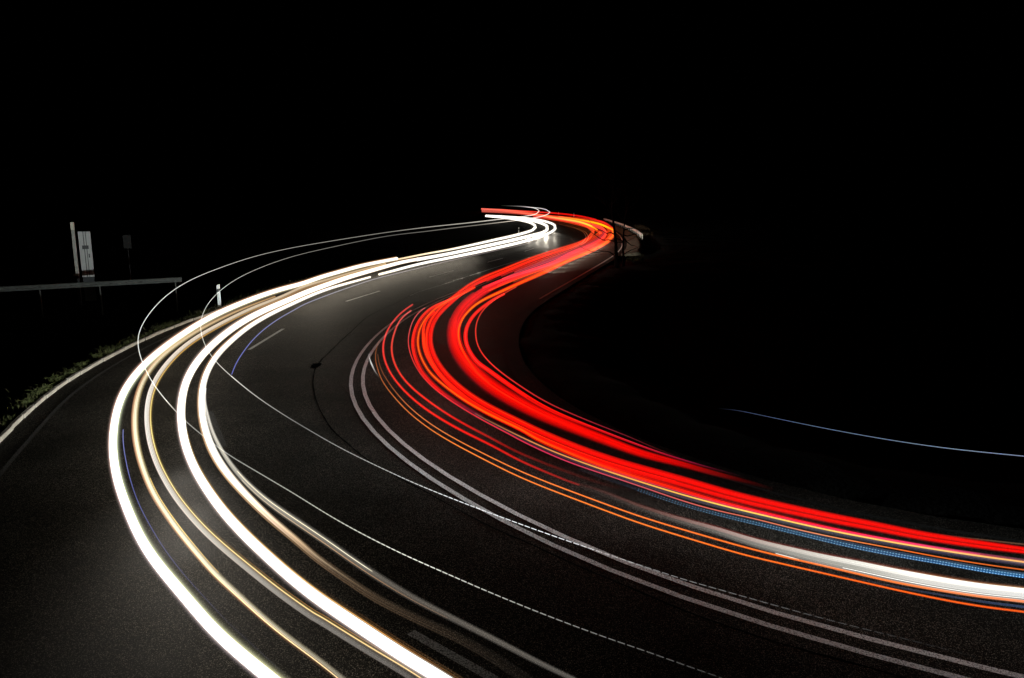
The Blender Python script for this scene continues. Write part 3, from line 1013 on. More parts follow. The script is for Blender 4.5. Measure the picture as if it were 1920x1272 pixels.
trail('headlight_trail', 'pale ivory trail with a thin yellow rim between the two thick white ones', 'light trail', HG, .66, w3,
      [(0, 4.5), (.25, 8), (.4, 11.5), (.6, 13), (1, 16)],
      [dict(off=.44, w=.14, cols=[(0, (170, 140, 100)), (.4, (245, 225, 215)), (.6, (225, 205, 190)), (.8, (120, 112, 104)), (1, (75, 70, 66))]),
       dict(off=.28, w=.22, cols=[(0, (190, 160, 120)), (.4, (232, 228, 218)), (.6, (205, 200, 188)), (.8, (128, 124, 118)), (1, (88, 84, 80))], s=True),
       dict(off=.06, w=.24, cols=[(0, (200, 172, 130)), (.4, (226, 220, 210)), (.6, (196, 190, 178)), (.8, (120, 116, 108)), (1, (82, 78, 74))], s=True),
       dict(off=-.15, w=.20, cols=[(0, (160, 130, 95)), (.4, (215, 205, 190)), (.6, (170, 160, 145)), (.8, (98, 92, 86)), (1, (62, 58, 55))]),
       dict(off=-.32, w=.13, cols=[(0, (110, 85, 60)), (.4, (150, 115, 75)), (.6, (140, 110, 75)), (.8, (110, 92, 70)), (1, (70, 60, 50))]),
       dict(off=-.46, w=.15, cols=[(0, (150, 110, 60)), (.3, (200, 150, 70)), (.45, (255, 238, 150)), (.7, (255, 232, 160)), (1, (255, 214, 150))], gain=1.1, dh=.01),
       dict(off=-.62, w=.10, cols=[(0, (40, 30, 20)), (.4, (135, 110, 50)), (.7, (120, 98, 50)), (1, (105, 84, 50))]),
       dict(off=-.80, w=.07, cols=[(0, (10, 8, 6)), (.5, (60, 50, 28)), (.7, (150, 110, 60)), (.88, (190, 140, 80)), (1, (60, 45, 30))])])

# ---- the second thick white trail
w4 = [(784, 486.5)] + Zc(*ch, (1600, 400), (1400, 448), (1200, 505), (1000, 562), (800, 618), (600, 685), (400, 755), (200, 828), (20, 895)) + \
     Zc(*cg, (1700, 300), (1500, 380), (1250, 488), (1050, 583), (850, 700), (650, 842), (450, 1010), (330, 1150)) + \
     Zc(*ca, (1500, 125), (1380, 255), (1280, 392), (1200, 532), (1142, 680), (1112, 850), (1101, 1000), (1102, 1130)) + \
     Zc(*cb, (1263, 20), (1270, 150), (1291, 300), (1332, 450), (1400, 640), (1482, 820), (1580, 985)) + \
     Zc(*cc, (1190, 0), (1300, 165), (1430, 330), (1570, 490), (1720, 645), (1900, 820)) + \
     Zc(*ce, (1445, 0), (1680, 190), (1900, 358)) + Zc(*cf, (500, 232), (800, 432), (1100, 634), (1400, 832), (1700, 1022)) + [(804, 1258), (845, 1284), (870, 1300)]
trail('headlight_trail', 'second thick white trail, with a thin amber thread on its inner rim', 'light trail', HG, .64, w4,
      [(0, 5.6), (.14, 8.6), (.3, 12), (.45, 14.5), (.65, 18), (.85, 23), (1, 25)],
      [dict(cols=[(0, WHITE)], gain=W_GAIN, w=.88, n=10, s=True, name='light_core'),
       dict(off=-.60, w=.07, a=.45, cols=[(0, (120, 90, 30)), (.2, (225, 170, 80)), (.5, (255, 200, 110)), (.75, (235, 160, 70)), (.9, (120, 80, 40)), (1, (70, 48, 28))], gain=1.05),
       dict(off=-.72, w=.10, a=.5, cols=[(0, (60, 50, 30)), (.5, (70, 55, 32)), (.8, (105, 72, 38)), (1, (85, 60, 34))]),
       dict(off=-.9, w=.12, a=.7, cols=[(0, (10, 7, 4)), (.5, (62, 42, 22)), (1, (58, 42, 26))])] +
      halo([(0, (255, 205, 150)), (.4, (255, 225, 215)), (1, (245, 230, 228))], 1, .43) +
      halo([(0, (255, 205, 150)), (.5, (250, 245, 225)), (1, (245, 245, 235))], -1, .43, .05, (.8, .5, .25)))

# ---- inner white trail that frays into a fan
w5 = Zc(*ch, (1068, 634), (800, 708), (600, 762), (400, 822), (200, 900), (20, 975)) + \
     Zc(*cg, (1650, 400), (1400, 508), (1150, 640), (950, 770), (760, 920), (600, 1085)) + \
     Zc(*ca, (1690, 130), (1580, 265), (1500, 400), (1447, 540), (1416, 680), (1400, 830), (1398, 960), (1412, 1090)) + \
     Zc(*cb, (1575, 20), (1605, 150), (1655, 320), (1725, 500), (1815, 670)) + \
     Zc(*cd, (170, 20), (300, 170), (450, 340), (600, 490), (750, 635), (900, 775), (1100, 935), (1300, 1095)) + \
     [(580, 1035), (640, 1078), (707, 1122), (780, 1158), (873, 1201), (973, 1262), (1000, 1282)]
def mute(strands):
    """greyer, fainter side strands where the trail frays"""
    for st in strands:
        if st.get('name') == 'light_core': continue
        st['cols'] = [(t, tuple((v + (sum(q) / 3 - v) * .4) * (1 - .28 * min(1, max(0, (t + st.get('a', 0) - .45) * 4))) for v in q)) for t, q in st['cols']]
    return strands

trail('headlight_trail', 'innermost white trail, fading to brown streaks toward the lower frame edge', 'light trail', HG, .64, w5,
      [(0, 4.2), (.15, 8), (.3, 13), (.42, 16), (.55, 14), (.7, 14), (1, 20)],
      mute([dict(off=0.02, w=.66, b=.66, cols=[(0, WHITE), (.60, WHITE), (.75, (235, 215, 190)), (.88, (140, 115, 88)), (1, (0, 0, 0))], gain=1.6, s=True, n=9, name='light_core'),
       dict(off=.42, w=.18, cols=[(0, (200, 150, 90)), (.3, (200, 140, 90)), (.45, (245, 205, 150)), (.55, (150, 100, 54)), (.7, (84, 58, 32)), (.85, (38, 28, 20)), (1, (16, 13, 10))]),
       dict(off=.56, w=.12, cols=[(0, (110, 75, 40)), (.3, (140, 90, 55)), (.45, (225, 150, 70)), (.6, (150, 105, 60)), (.75, (105, 74, 40)), (1, (24, 20, 14))]),
       dict(off=-.40, w=.16, cols=[(0, (235, 215, 180)), (.4, (235, 228, 210)), (.55, (150, 112, 64)), (.65, (95, 66, 34)), (.8, (36, 26, 16)), (1, (12, 10, 8))]),
       dict(off=.30, w=.08, a=.48, cols=[(0, (0, 0, 0)), (.15, (150, 105, 60)), (.5, (120, 84, 48)), (.8, (60, 44, 28)), (1, (24, 18, 12))]),
       dict(off=.05, w=.1, a=.48, cols=[(0, (0, 0, 0)), (.15, (215, 175, 125)), (.4, (150, 110, 70)), (.6, (84, 60, 38)), (1, (26, 20, 14))]),
       dict(off=-.25, w=.09, a=.48, cols=[(0, (0, 0, 0)), (.15, (150, 120, 84)), (.4, (110, 82, 52)), (.6, (62, 48, 32)), (1, (22, 18, 14))]),
       dict(off=-.10, w=.1, dh=.08, a=.45, cols=[(0, (255, 240, 215)), (.2, (255, 225, 165)), (.35, (250, 200, 130)), (.5, (120, 85, 48)), (.8, (45, 34, 22)), (1, (20, 15, 10))], gain=1.1),
       dict(off=.22, w=.1, dh=.08, a=.5, cols=[(0, (170, 120, 70)), (.2, (130, 90, 52)), (.5, (90, 66, 40)), (1, (24, 18, 12))])]))

fan = Zc(*ca, (1470, 700), (1458, 850), (1465, 960), (1485, 1080)) + Zc(*cb, (1665, 40), (1700, 160), (1755, 310), (1840, 470)) + \
      Zc(*cd, (310, 10), (480, 190), (680, 385), (900, 550), (1150, 720), (1500, 955), (1860, 1200)) + \
      [(640, 1036), (707, 1081), (773, 1121), (873, 1172), (940, 1206), (1007, 1241), (1080, 1276)]
fc = [(0, (255, 250, 240)), (.12, (235, 228, 210)), (.25, (190, 184, 170)), (.4, (140, 134, 122)), (.6, (100, 94, 86)), (.8, (104, 98, 90)), (1, (96, 92, 86))]
fs = bundle(1, fc, 6, 1.15, .22, 1.0, 4)
for k, s_ in enumerate(fs):
    if k in (0, 5): s_['cols'] = [(t, tuple(c * .45 for c in q)) for t, q in s_['cols']]
fs += [dict(off=-.18, w=.09, dh=.05, a=.18, b=.52, cols=[(0, (235, 220, 180)), (.5, (255, 240, 200)), (.95, (255, 245, 215)), (1, (200, 190, 160))], gain=1.1),
       dict(off=.3, w=.08, dh=.05, a=.2, b=.7, cols=[(0, (215, 190, 150)), (.5, (190, 130, 70)), (1, (90, 62, 34))])]
trail('headlight_trail', 'soft grey fan of strands peeling off the innermost white trail', 'light trail', HG, .66, fan,
      [(0, 5), (.15, 8), (.35, 15), (.55, 15), (.75, 12), (1, 10)], fs)

# ---- far stretches of the headlight trails round the distant bend
far_in = [(744, 487), (800, 476), (840, 469), (890, 458.5), (929, 449.8), (960, 443), (985, 436.5), (999, 431.5), (1004, 427), (1002.5, 422.5), (993, 417.5), (972, 412.5), (945, 408.8), (911, 405.8)]
SIGF = lambda q: max(1.0, min(10, (q[1] - 410) * .12))
trail('headlight_trail', 'upper thin white trail hugging the inside of the far bend', 'light trail', HG, .64, far_in,
      [(0, 2.6), (.2, 3), (.45, 4.2), (.65, 5), (.8, 4.2), (1, 2.4)],
      [dict(cols=[(0, (235, 205, 160)), (.2, (255, 235, 200)), (.4, WHITE)], gain=1.5, s=True, n=8, name='light_core'),
       dict(off=.6, w=.22, cols=[(0, (60, 42, 26)), (.5, (90, 70, 44)), (1, (80, 62, 40))]),
       dict(off=-.6, w=.22, cols=[(0, (60, 42, 26)), (.5, (90, 70, 44)), (1, (80, 62, 40))])], SIGF, 4)
far_mid = [(782, 487), (840, 476.5), (902, 463.5), (965, 449.6), (998, 441.5), (1018, 436), (1026.5, 430.5), (1026, 424.8), (1014, 418.5), (990, 412.6), (955, 408.2), (911, 405)]
trail('headlight_trail', 'broad white trail in the middle of the far bend', 'light trail', HG, .64, far_mid,
      [(0, 6), (.2, 5.4), (.5, 6), (.7, 5), (.85, 4), (1, 2.4)],
      [dict(cols=[(0, WHITE)], gain=1.6, s=True, n=8, name='light_core'),
       dict(off=.58, w=.18, cols=[(0, (90, 66, 42)), (1, (84, 64, 42))]),
       dict(off=-.58, w=.18, cols=[(0, (90, 66, 42)), (1, (84, 64, 42))])], SIGF, 4)
far_out = [(711, 514.8), (736, 508.5), (761, 501.6), (799, 492.5), (840, 484.3), (923, 466.8), (986, 452), (1019, 441.5), (1035, 434.5), (1041.5, 428.5), (1040, 422.8), (1030, 417.8), (1007, 412.3), (965, 407.8), (911, 404.3)]
trail('headlight_trail', 'outer white trail of the far bend, above the glare on the road', 'light trail', HG, .64, far_out,
      [(0, 4.2), (.2, 4.6), (.45, 5.4), (.65, 5), (.75, 4), (.88, 3.6), (1, 2.4)],
      [dict(cols=[(0, (255, 240, 215)), (.1, WHITE)], gain=1.6, s=True, n=8, name='light_core'),
       dict(off=.58, w=.18, cols=[(0, (84, 60, 42)), (1, (84, 64, 42))]),
       dict(off=-.62, w=.16, cols=[(0, (60, 45, 34)), (1, (90, 70, 48))])], SIGF, 4)

# ---- thin lights
bl1 = [(1020, 444), (986, 457.5), (923, 471.5), (840, 490), (800, 499.5), (750, 511.5), (704, 523), (658, 538), (612, 554.5), (566, 573)] + \
      Zc(*cg, (1700, 480), (1500, 590), (1300, 725), (1150, 850), (1000, 1010), (900, 1150), (825, 1265)) + [(438, 693), (434.5, 702)]
trail('marker_light_trail', 'thin blue white thread of light ending beside the lane dash', 'light trail', 'thin marker light trails', .7, bl1, [(0, 1.2), (1, 1.6)],
      [dict(cols=[(0, (110, 100, 95)), (.3, (130, 122, 125)), (.6, (150, 150, 165)), (.85, (120, 125, 185)), (1, (110, 118, 205))])], lambda q: 8)
bl2 = [(231, 806), (230.6, 822), (231.8, 842), (236, 868), (240.5, 888)] + Zc(*cb, (510, 970), (560, 1120), (620, 1265)) + \
      Zc(*cc, (130, 160), (240, 370), (360, 580), (520, 850), (680, 1060), (840, 1265)) + Zc(*ce, (150, 280), (350, 500), (600, 760), (850, 980), (1120, 1230)) + [(540, 1270)]
trail('marker_light_trail', 'fine blue dotted thread beside the outermost white trail', 'light trail', 'thin marker light trails', .75, bl2, [(0, 1.3), (1, 1.4)],
      [dict(cols=[(0, (135, 142, 210)), (.25, (90, 98, 170)), (.5, (66, 72, 120)), (.75, (48, 50, 66)), (1, (30, 30, 38))], flick=.3)], lambda q: 26)
bl3 = [(1345, 766), (1380, 769.5), (1430, 779.5), (1480, 790), (1560, 806), (1667, 825), (1774, 840.5), (1918, 855.5), (1990, 862)]
trail('marker_light_trail', 'lone thin pale blue line in the darkness above the red trails', 'light trail', 'thin marker light trails', 2.6, bl3, [(0, 1.0), (1, 1.5)],
      [dict(cols=[(0, (2, 2, 3)), (.08, (60, 72, 92)), (.3, (95, 115, 135)), (.7, (130, 150, 168)), (1, (135, 145, 180))])], lambda q: 10)

def pulsed(lab, pts, split, ws, cols, gcols, spacing):
    """roof marker lamp: steady arc in the distance, pulsing near the camera"""
    D = dense(pts, ws, lambda q: max(1.0, min(14, (q[1] - 398) * .1)), 4.0)
    root = empty('marker_light_trail')
    tag(root, lab, 'light trail', 'roof marker light trails')
    k = min(range(len(D)), key=lambda i: (D[i][0] - split[0]) ** 2 + (D[i][1] - split[1]) ** 2)
    strand('light_strand', D[:k + 1], 3.3, cols, 1.0, 0, 1, root, 6)
    P = [ground_at(q[0], q[1], 3.3) for q in D[k:]]
    pts3 = resample([p for p, _ in P], spacing / 4)
    w0, w1_ = ws[-2][1], ws[-1][1]
    nd = len(pts3) // 4
    for i in range(nd):
        seg = pts3[i * 4:i * 4 + 4]
        f = i / max(1, nd - 1)
        dist = (seg[1] - Vector((0, 0, CAM_H))).length
        r = prof(ws, .72 + .28 * f) * dist / FOC / 2
        V, F = [], []
        tube_data([seg[0], seg[3]], [r, r], 5, V, F)
        o = mesh_obj('light_dash', V, F, M['dim'], root)
        c = lin(prof(gcols, f))
        at = o.data.attributes.new('glow', 'FLOAT_COLOR', 'POINT')
        at.data.foreach_set('color', [c[0], c[1], c[2], 1.0] * len(V))

t1 = [(940, 385.8), (965, 386.8), (989, 388.3), (1004, 391.2), (1011, 396), (1006, 401), (985, 405.8), (968, 408.2), (932, 412), (880, 418), (800, 426.5), (726, 436), (635, 450), (543, 466), (474.6, 482), (406, 505),
      (360, 524), (330, 541), (300, 565), (277, 592), (262, 618), (257.3, 638), (259.5, 657), (267, 680), (286, 718), (312, 752), (330, 772), (350, 792), (375, 813),
      (428, 852.5), (477, 882), (543, 921), (640, 980), (740, 1032), (840, 1077), (940, 1120), (1040, 1160), (1140, 1197), (1207, 1220), (1280, 1246), (1360, 1274)]
pulsed('thin white arc crossing the thick white trails, broken into dashes near the frame bottom', t1, (312, 752), [(0, 1.2), (.1, 1.7), (.25, 1.0), (.4, 1.3), (.5, 2.1), (.7, 1.7), (1, 1.8)],
       [(0, (20, 25, 15)), (.04, (150, 140, 140)), (.07, (255, 250, 240)), (.14, (250, 240, 225)), (.2, (190, 185, 175)), (.35, (130, 128, 120)), (.6, (170, 168, 160)), (.8, (250, 250, 245)), (1, (245, 245, 235))],
       [(0, (225, 222, 210)), (.1, (150, 148, 140)), (.3, (150, 150, 145)), (.55, (190, 190, 175)), (.72, (245, 245, 230)), (.85, (150, 150, 142)), (1, (50, 50, 48))], .052)
t2 = [(965, 386.2), (990, 388.8), (1012, 390.8), (1025, 394), (1031, 398), (1027, 402), (1007, 407.8), (957, 415), (902.5, 421.5), (840, 429), (800, 434), (726.6, 443), (635, 461), (543, 483), (474.6, 508), (436, 528),
      (406, 551), (386, 575), (376.5, 598), (375, 614), (378, 631), (388, 656), (408, 682), (434, 706), (477, 741), (527, 775), (576, 804.6), (640, 841), (763, 900), (840, 932), (940, 970), (1040, 1006),
      (1140, 1040), (1280, 1086), (1346, 1105), (1452, 1135), (1559, 1164), (1700, 1199), (1830, 1232)]
pulsed('second thin white arc, crossing the double line as fine dashes', t2, (434, 706), [(0, 1.2), (.1, 1.7), (.25, .9), (.38, 1.2), (.45, 1.8), (.7, 1.6), (1, 1.5)],
       [(0, (20, 20, 20)), (.04, (220, 215, 210)), (.1, (255, 250, 240)), (.16, (220, 205, 190)), (.22, (130, 125, 115)), (.4, (95, 93, 88)), (.6, (130, 128, 120)), (.8, (215, 214, 205)), (1, (235, 235, 225))],
       [(0, (225, 225, 215)), (.12, (190, 190, 182)), (.3, (130, 130, 126)), (.5, (190, 190, 185)), (.6, (245, 248, 250)), (.72, (250, 252, 255)), (.8, (130, 130, 128)), (.9, (80, 80, 78)), (1, (22, 22, 22))], .058)

# ---- red trails
RED, DRED, ORA, YEL = (255, 8, 2), (150, 4, 2), (255, 96, 8), (255, 200, 30)
r3 = [(903, 393.2), (940, 394.5), (986, 399.5), (1030, 406.5), (1062, 412), (1088, 418.5), (1104, 425), (1112.5, 432), (1112, 438.5), (1104, 447), (1090, 455), (1066, 463.5), (1035, 473), (998, 486), (960, 501)] + \
     Zc(*cG, (1000, 218), (800, 292), (600, 382), (450, 470), (340, 555), (240, 640)) + \
     Zc(*cA, (1200, 135), (1085, 240), (1000, 360), (957, 480), (947, 600), (962, 720), (1000, 840), (1060, 960), (1140, 1070)) + \
     Zc(*cB, (540, 150), (640, 270), (760, 380), (900, 488), (1050, 588), (1250, 700), (1450, 800), (1650, 892)) + \
     Zc(*cC, (0, 230), (200, 330), (400, 428), (700, 555), (1000, 675), (1300, 785), (1600, 878)) + \
     Zc(*cD, (0, 290), (300, 368), (600, 452), (900, 532), (1200, 622), (1500, 706)) + \
     Zc(*cE, (0, 293), (300, 360), (600, 430), (900, 492), (1200, 555), (1500, 615), (1900, 688)) + Zc(*cF, (300, 20), (600, 70), (900, 115), (1200, 158), (1500, 202), (1908, 252)) + [(1990, 1042)]
far_red = [(0, (225, 100, 85)), (.06, (235, 90, 60)), (.12, (255, 70, 30)), (.2, (255, 40, 14)), (.3, RED), (1, RED)]
trail('tail_light_trail', 'broad red trail sweeping the whole bend to the right frame edge', 'light trail', TG, .85, r3,
      [(0, 4), (.1, 6), (.2, 9), (.26, 10), (.31, 14), (.36, 17), (.5, 19), (.62, 19), (.8, 17), (.93, 14), (1, 10)],
      [dict(cols=far_red, gain=R_GAIN * f, off=.375 - .15 * k, w=.153, n=6, s=True, name='light_core') for k, f in enumerate((.95, 1.05, .55, .95, 1.1, .8))] + [
       dict(off=.50, w=.12, cols=[(0, (120, 40, 30)), (.3, (190, 10, 6)), (1, (140, 2, 2))]),
       dict(off=.62, w=.10, cols=[(0, (40, 10, 8)), (.3, (70, 3, 2)), (1, (80, 2, 2))]),
       dict(off=-.50, w=.10, cols=[(0, (110, 40, 30)), (.3, (190, 8, 6)), (1, (120, 2, 2))]),
       dict(off=.15, w=.06, dh=.1, a=.28, b=.6, cols=[(0, (225, 10, 10)), (.5, (235, 60, 10)), (1, (235, 10, 4))]),
       dict(off=-.2, w=.05, dh=.1, a=.3, b=.8, cols=[(0, (200, 6, 20)), (1, (225, 6, 4))]),
       dict(off=.30, w=.06, dh=.08, a=.12, b=.42, cols=[(0, (0, 0, 0)), (.2, (200, 80, 20)), (.6, (200, 90, 14)), (1, (0, 0, 0))]),
       dict(off=-.36, w=.06, dh=.08, a=.16, b=.55, cols=[(0, (0, 0, 0)), (.3, (150, 60, 40)), (.7, (170, 70, 12)), (1, (0, 0, 0))])])

r3a = Zc(*cG, (330, 590), (210, 660)) + Zc(*cA, (1060, 100), (930, 205), (830, 320), (760, 440), (727, 560), (720, 680), (736, 800), (780, 920), (842, 1030), (925, 1140)) + \
      Zc(*cB, (190, 60), (290, 210), (400, 335), (520, 435), (650, 527), (800, 617), (950, 705), (1150, 810))
trail('tail_light_trail', 'slim red trail outside the broad red one in the near bend', 'light trail', TG, .82, r3a, [(0, 4), (.3, 7), (.6, 7), (1, 5)],
      [dict(off=.3, w=.4, cols=[(0, (230, 60, 50)), (.3, (250, 45, 24)), (.7, (225, 10, 12)), (.9, (110, 8, 40)), (1, (60, 10, 30))]),
       dict(off=-.1, w=.4, cols=[(0, (230, 30, 20)), (.3, (255, 26, 10)), (.7, (240, 6, 10)), (.9, (120, 8, 40)), (1, (60, 10, 30))]),
       dict(off=-.5, w=.3, cols=[(0, (160, 10, 8)), (.7, (150, 4, 4)), (1, (50, 5, 20))])])
r3b = Zc(*cG, (560, 470), (420, 545), (250, 622)) + Zc(*cA, (1150, 90), (1030, 190), (920, 292), (850, 390), (803, 490), (784, 600), (791, 700), (820, 810), (872, 920), (950, 1040), (1040, 1150)) + \
      Zc(*cB, (330, 110), (440, 238), (570, 343), (720, 455), (880, 568), (1050, 670), (1250, 775), (1500, 893), (1700, 982), (1890, 1065)) + \
      Zc(*cC, (200, 432), (400, 522), (700, 650), (1000, 775), (1300, 890), (1600, 990)) + Zc(*cD, (0, 405), (300, 490), (600, 578), (900, 668), (1200, 758), (1500, 840)) + \
      Zc(*cE, (0, 425), (300, 500), (600, 570), (900, 640), (1200, 708), (1500, 772), (1900, 852)) + Zc(*cF, (300, 165), (600, 217), (900, 265), (1250, 315))
trail('tail_light_trail', 'orange cored strand running along the lower rim of the broad red trail', 'light trail', TG, .8, r3b, [(0, 4), (.3, 5.5), (.5, 7), (1, 5)],
      [dict(cols=[(0, (255, 60, 20)), (.12, ORA), (.3, (255, 90, 4)), (.42, (255, 60, 4)), (.55, (255, 30, 6)), (.75, (250, 12, 30)), (.9, (215, 30, 80)), (1, (110, 40, 70))], w=.62, gain=1.1),
       dict(off=.52, w=.3, cols=[(0, (170, 8, 4)), (.4, (215, 8, 4)), (.6, (235, 8, 8)), (.8, (150, 20, 60)), (1, (60, 30, 55))]),
       dict(off=-.52, w=.32, cols=[(0, (150, 6, 4)), (.4, (225, 20, 4)), (.6, (170, 2, 2)), (.8, (95, 2, 4)), (1, (50, 2, 4))])])
r3c = Zc(*cA, (1060, 200), (960, 300), (895, 425), (872, 550), (880, 680), (912, 790), (972, 920), (1060, 1035), (1170, 1150)) + Zc(*cB, (450, 130), (560, 250), (700, 370), (850, 480))
trail('tail_light_trail', 'short orange red strand on the outer rim of the broad red trail', 'light trail', TG, .95, r3c, [(0, 3.5), (.4, 6), (1, 5)],
      [dict(cols=[(0, RED), (.3, (255, 60, 12)), (.6, (255, 36, 8)), (1, RED)], gain=1.1), dict(off=.6, w=.3, cols=[(0, DRED), (1, DRED)])])

r4 = [(903.5, 396.5), (960, 399), (1000, 403), (1050, 411), (1085, 416.5), (1112, 422.5), (1130, 428.5), (1138, 436), (1134, 444.5), (1120, 454.5), (1098, 465), (1066, 478)] + \
     Zc(*cG, (1700, 132), (1500, 200), (1300, 268), (1100, 335), (900, 412), (760, 480), (620, 562), (480, 668), (365, 780), (275, 900)) + \
     Zc(*cA, (1360, 370), (1333, 470), (1336, 580), (1372, 720), (1442, 850)) + \
     Zc(*cB, (900, 0), (1000, 110), (1120, 230), (1250, 330), (1400, 430), (1550, 520), (1750, 622)) + \
     Zc(*cC, (250, 50), (400, 112), (600, 200), (800, 282), (1000, 362), (1200, 442), (1400, 520), (1600, 592)) + Zc(*cD, (0, 25), (200, 88), (400, 145), (600, 192), (800, 242), (1000, 302), (1300, 388), (1600, 462), (1900, 540)) + [(1450, 918)]
r4c = [(0, (215, 95, 80)), (.1, (240, 80, 60)), (.2, (255, 50, 30)), (.26, (240, 40, 50)), (.4, (245, 24, 30)), (.5, RED), (.78, RED), (.85, (215, 2, 2)), (.9, (140, 2, 2)), (.95, (70, 2, 2)), (1, (8, 0, 0))]
trail('tail_light_trail', 'upper broad red trail that fades out into the dark on the right', 'light trail', TG, .85, r4,
      [(0, 4), (.12, 6), (.2, 8), (.32, 10), (.38, 14), (.44, 20), (.5, 24), (.58, 23), (.68, 18), (.8, 13), (.9, 9), (1, 5)],
      [dict(cols=r4c, gain=R_GAIN * f, off=.36 - .144 * k, w=.147, n=6, s=True, name='light_core') for k, f in enumerate((.7, .95, 1.1, .9, 1.1, .8))] + [
       dict(off=.5, w=.13, a=.4, cols=[(0, (160, 6, 20)), (.4, (170, 2, 2)), (.7, (150, 2, 2)), (1, (0, 0, 0))]),
       dict(off=.62, w=.13, a=.45, cols=[(0, (90, 4, 12)), (.4, (100, 1, 1)), (.7, (70, 1, 1)), (1, (0, 0, 0))]),
       dict(off=.75, w=.13, a=.5, cols=[(0, (30, 2, 4)), (.3, (42, 1, 1)), (.7, (28, 1, 1)), (1, (0, 0, 0))]),
       dict(off=-.5, w=.11, a=.3, cols=[(0, (160, 6, 10)), (.7, (140, 2, 2)), (1, (0, 0, 0))]),
       dict(off=0, w=.07, dh=.1, a=.45, b=.72, cols=[(0, (240, 10, 10)), (.5, (255, 50, 14)), (1, (235, 6, 4))])])
r4b = [(1148, 431), (1150, 437), (1149, 445), (1141, 453), (1128, 460.5), (1110, 469.5), (1085, 480.5), (1060, 491)] + \
      Zc(*cG, (1750, 172), (1600, 240), (1450, 308), (1300, 372), (1150, 440), (1000, 510), (850, 578), (700, 642), (560, 720), (452, 810), (372, 900), (312, 1020)) + \
      Zc(*cA, (1420, 400), (1388, 500), (1392, 600), (1422, 700), (1482, 820), (1560, 930), (1660, 1045)) + Zc(*cB, (1010, 90), (1120, 200), (1250, 295))
trail('tail_light_trail', 'orange trail along the inner side of the red bundle toward the far trees', 'light trail', TG, .9, r4b, [(0, 4), (.25, 5.5), (.45, 4.5), (.7, 3.2), (1, 2.2)],
      [dict(cols=[(0, (255, 110, 30)), (.2, (255, 90, 22)), (.45, (255, 84, 10)), (.65, (255, 120, 4)), (.85, (255, 70, 6)), (1, (240, 30, 6))], gain=1.15, w=.8),
       dict(off=.6, w=.35, cols=[(0, (230, 40, 30)), (.5, (225, 30, 20)), (1, (225, 10, 4))]),
       dict(off=-.6, w=.35, cols=[(0, (235, 80, 40)), (.5, (220, 45, 20)), (.7, (180, 10, 8)), (1, (200, 5, 4))])])
r4s = Zc(*cG, (1000, 568), (860, 635), (720, 725), (580, 832), (470, 942), (402, 1055)) + Zc(*cA, (1500, 520), (1495, 620), (1520, 720), (1590, 840), (1680, 945), (1790, 1050)) + \
      Zc(*cB, (1120, 0), (1250, 125), (1400, 238), (1550, 340), (1700, 440), (1890, 565)) + Zc(*cC, (430, 8), (600, 90), (900, 218), (1200, 332), (1500, 450), (1900, 600)) + \
      Zc(*cD, (500, 90), (800, 180), (1100, 270), (1400, 350), (1700, 430))
trail('tail_light_trail', 'narrow red trail riding just above the fading broad red one', 'light trail', TG, .95, r4s, [(0, 5), (.15, 9), (.35, 10), (.6, 5), (1, 2)],
      [dict(off=.22, w=.4, cols=[(0, (235, 40, 30)), (.2, (245, 20, 10)), (.5, (245, 10, 6)), (.7, (180, 10, 20)), (.85, (120, 14, 40)), (1, (8, 1, 2))]),
       dict(off=-.22, w=.4, cols=[(0, (235, 30, 20)), (.2, (250, 12, 8)), (.5, (255, 20, 10)), (.7, (225, 30, 50)), (.85, (150, 20, 55)), (1, (8, 1, 3))], s=True),
       dict(off=0, w=.1, dh=.05, b=.4, cols=[(0, (255, 60, 50)), (.5, (255, 80, 80)), (1, (235, 20, 14))]),
       dict(off=.55, w=.25, a=.3, cols=[(0, (60, 2, 2)), (.4, (80, 2, 2)), (1, (4, 0, 0))])])
r4o = [(968, 538.5)] + Zc(*cG, (1050, 530), (930, 600), (800, 690), (680, 792), (590, 910), (541, 1030)) + Zc(*cA, (1640, 470), (1650, 610), (1690, 710), (1750, 810), (1820, 900), (1890, 972)) + \
      Zc(*cB, (1400, 130), (1560, 248), (1720, 355), (1900, 478)) + Zc(*cC, (590, 0), (800, 90), (1100, 218), (1400, 338), (1700, 450), (1900, 535)) + [(1230, 842), (1290, 862)]
trail('tail_light_trail', 'hairline red arc nearest the dark inside of the near bend', 'light trail', TG, 1.0, r4o, [(0, 1.6), (.3, 2.4), (.6, 2), (1, 1.2)],
      [dict(cols=[(0, (200, 60, 40)), (.3, (250, 50, 40)), (.5, (200, 40, 40)), (.75, (130, 30, 44)), (.92, (60, 16, 16)), (1, (4, 1, 1))])])

r1a = Zc(*cA, (745, 90), (640, 160), (540, 240), (440, 335), (360, 440), (302, 560), (276, 680), (277, 800), (302, 920), (350, 1040), (420, 1150)) + \
      Zc(*cB, (0, 450), (100, 540), (250, 660), (400, 762), (600, 888), (800, 995), (1000, 1100), (1300, 1235)) + Zc(*cC, (0, 772), (200, 868), (400, 952), (600, 1038), (800, 1118), (1000, 1188))
trail('tail_light_trail', 'outermost thin red line curling across the double line', 'light trail', TG, .8, r1a, [(0, 3), (.2, 4), (.6, 4.5), (1, 4)],
      [dict(cols=[(0, (215, 60, 55)), (.15, (240, 60, 55)), (.35, (250, 40, 24)), (.6, (235, 16, 6)), (.85, (170, 14, 8)), (1, (120, 18, 14))], w=.72),
       dict(off=.5, w=.28, cols=[(0, (90, 22, 18)), (.5, (130, 10, 6)), (1, (50, 6, 4))]), dict(off=-.5, w=.28, cols=[(0, (90, 22, 18)), (.5, (130, 10, 6)), (1, (50, 6, 4))])])
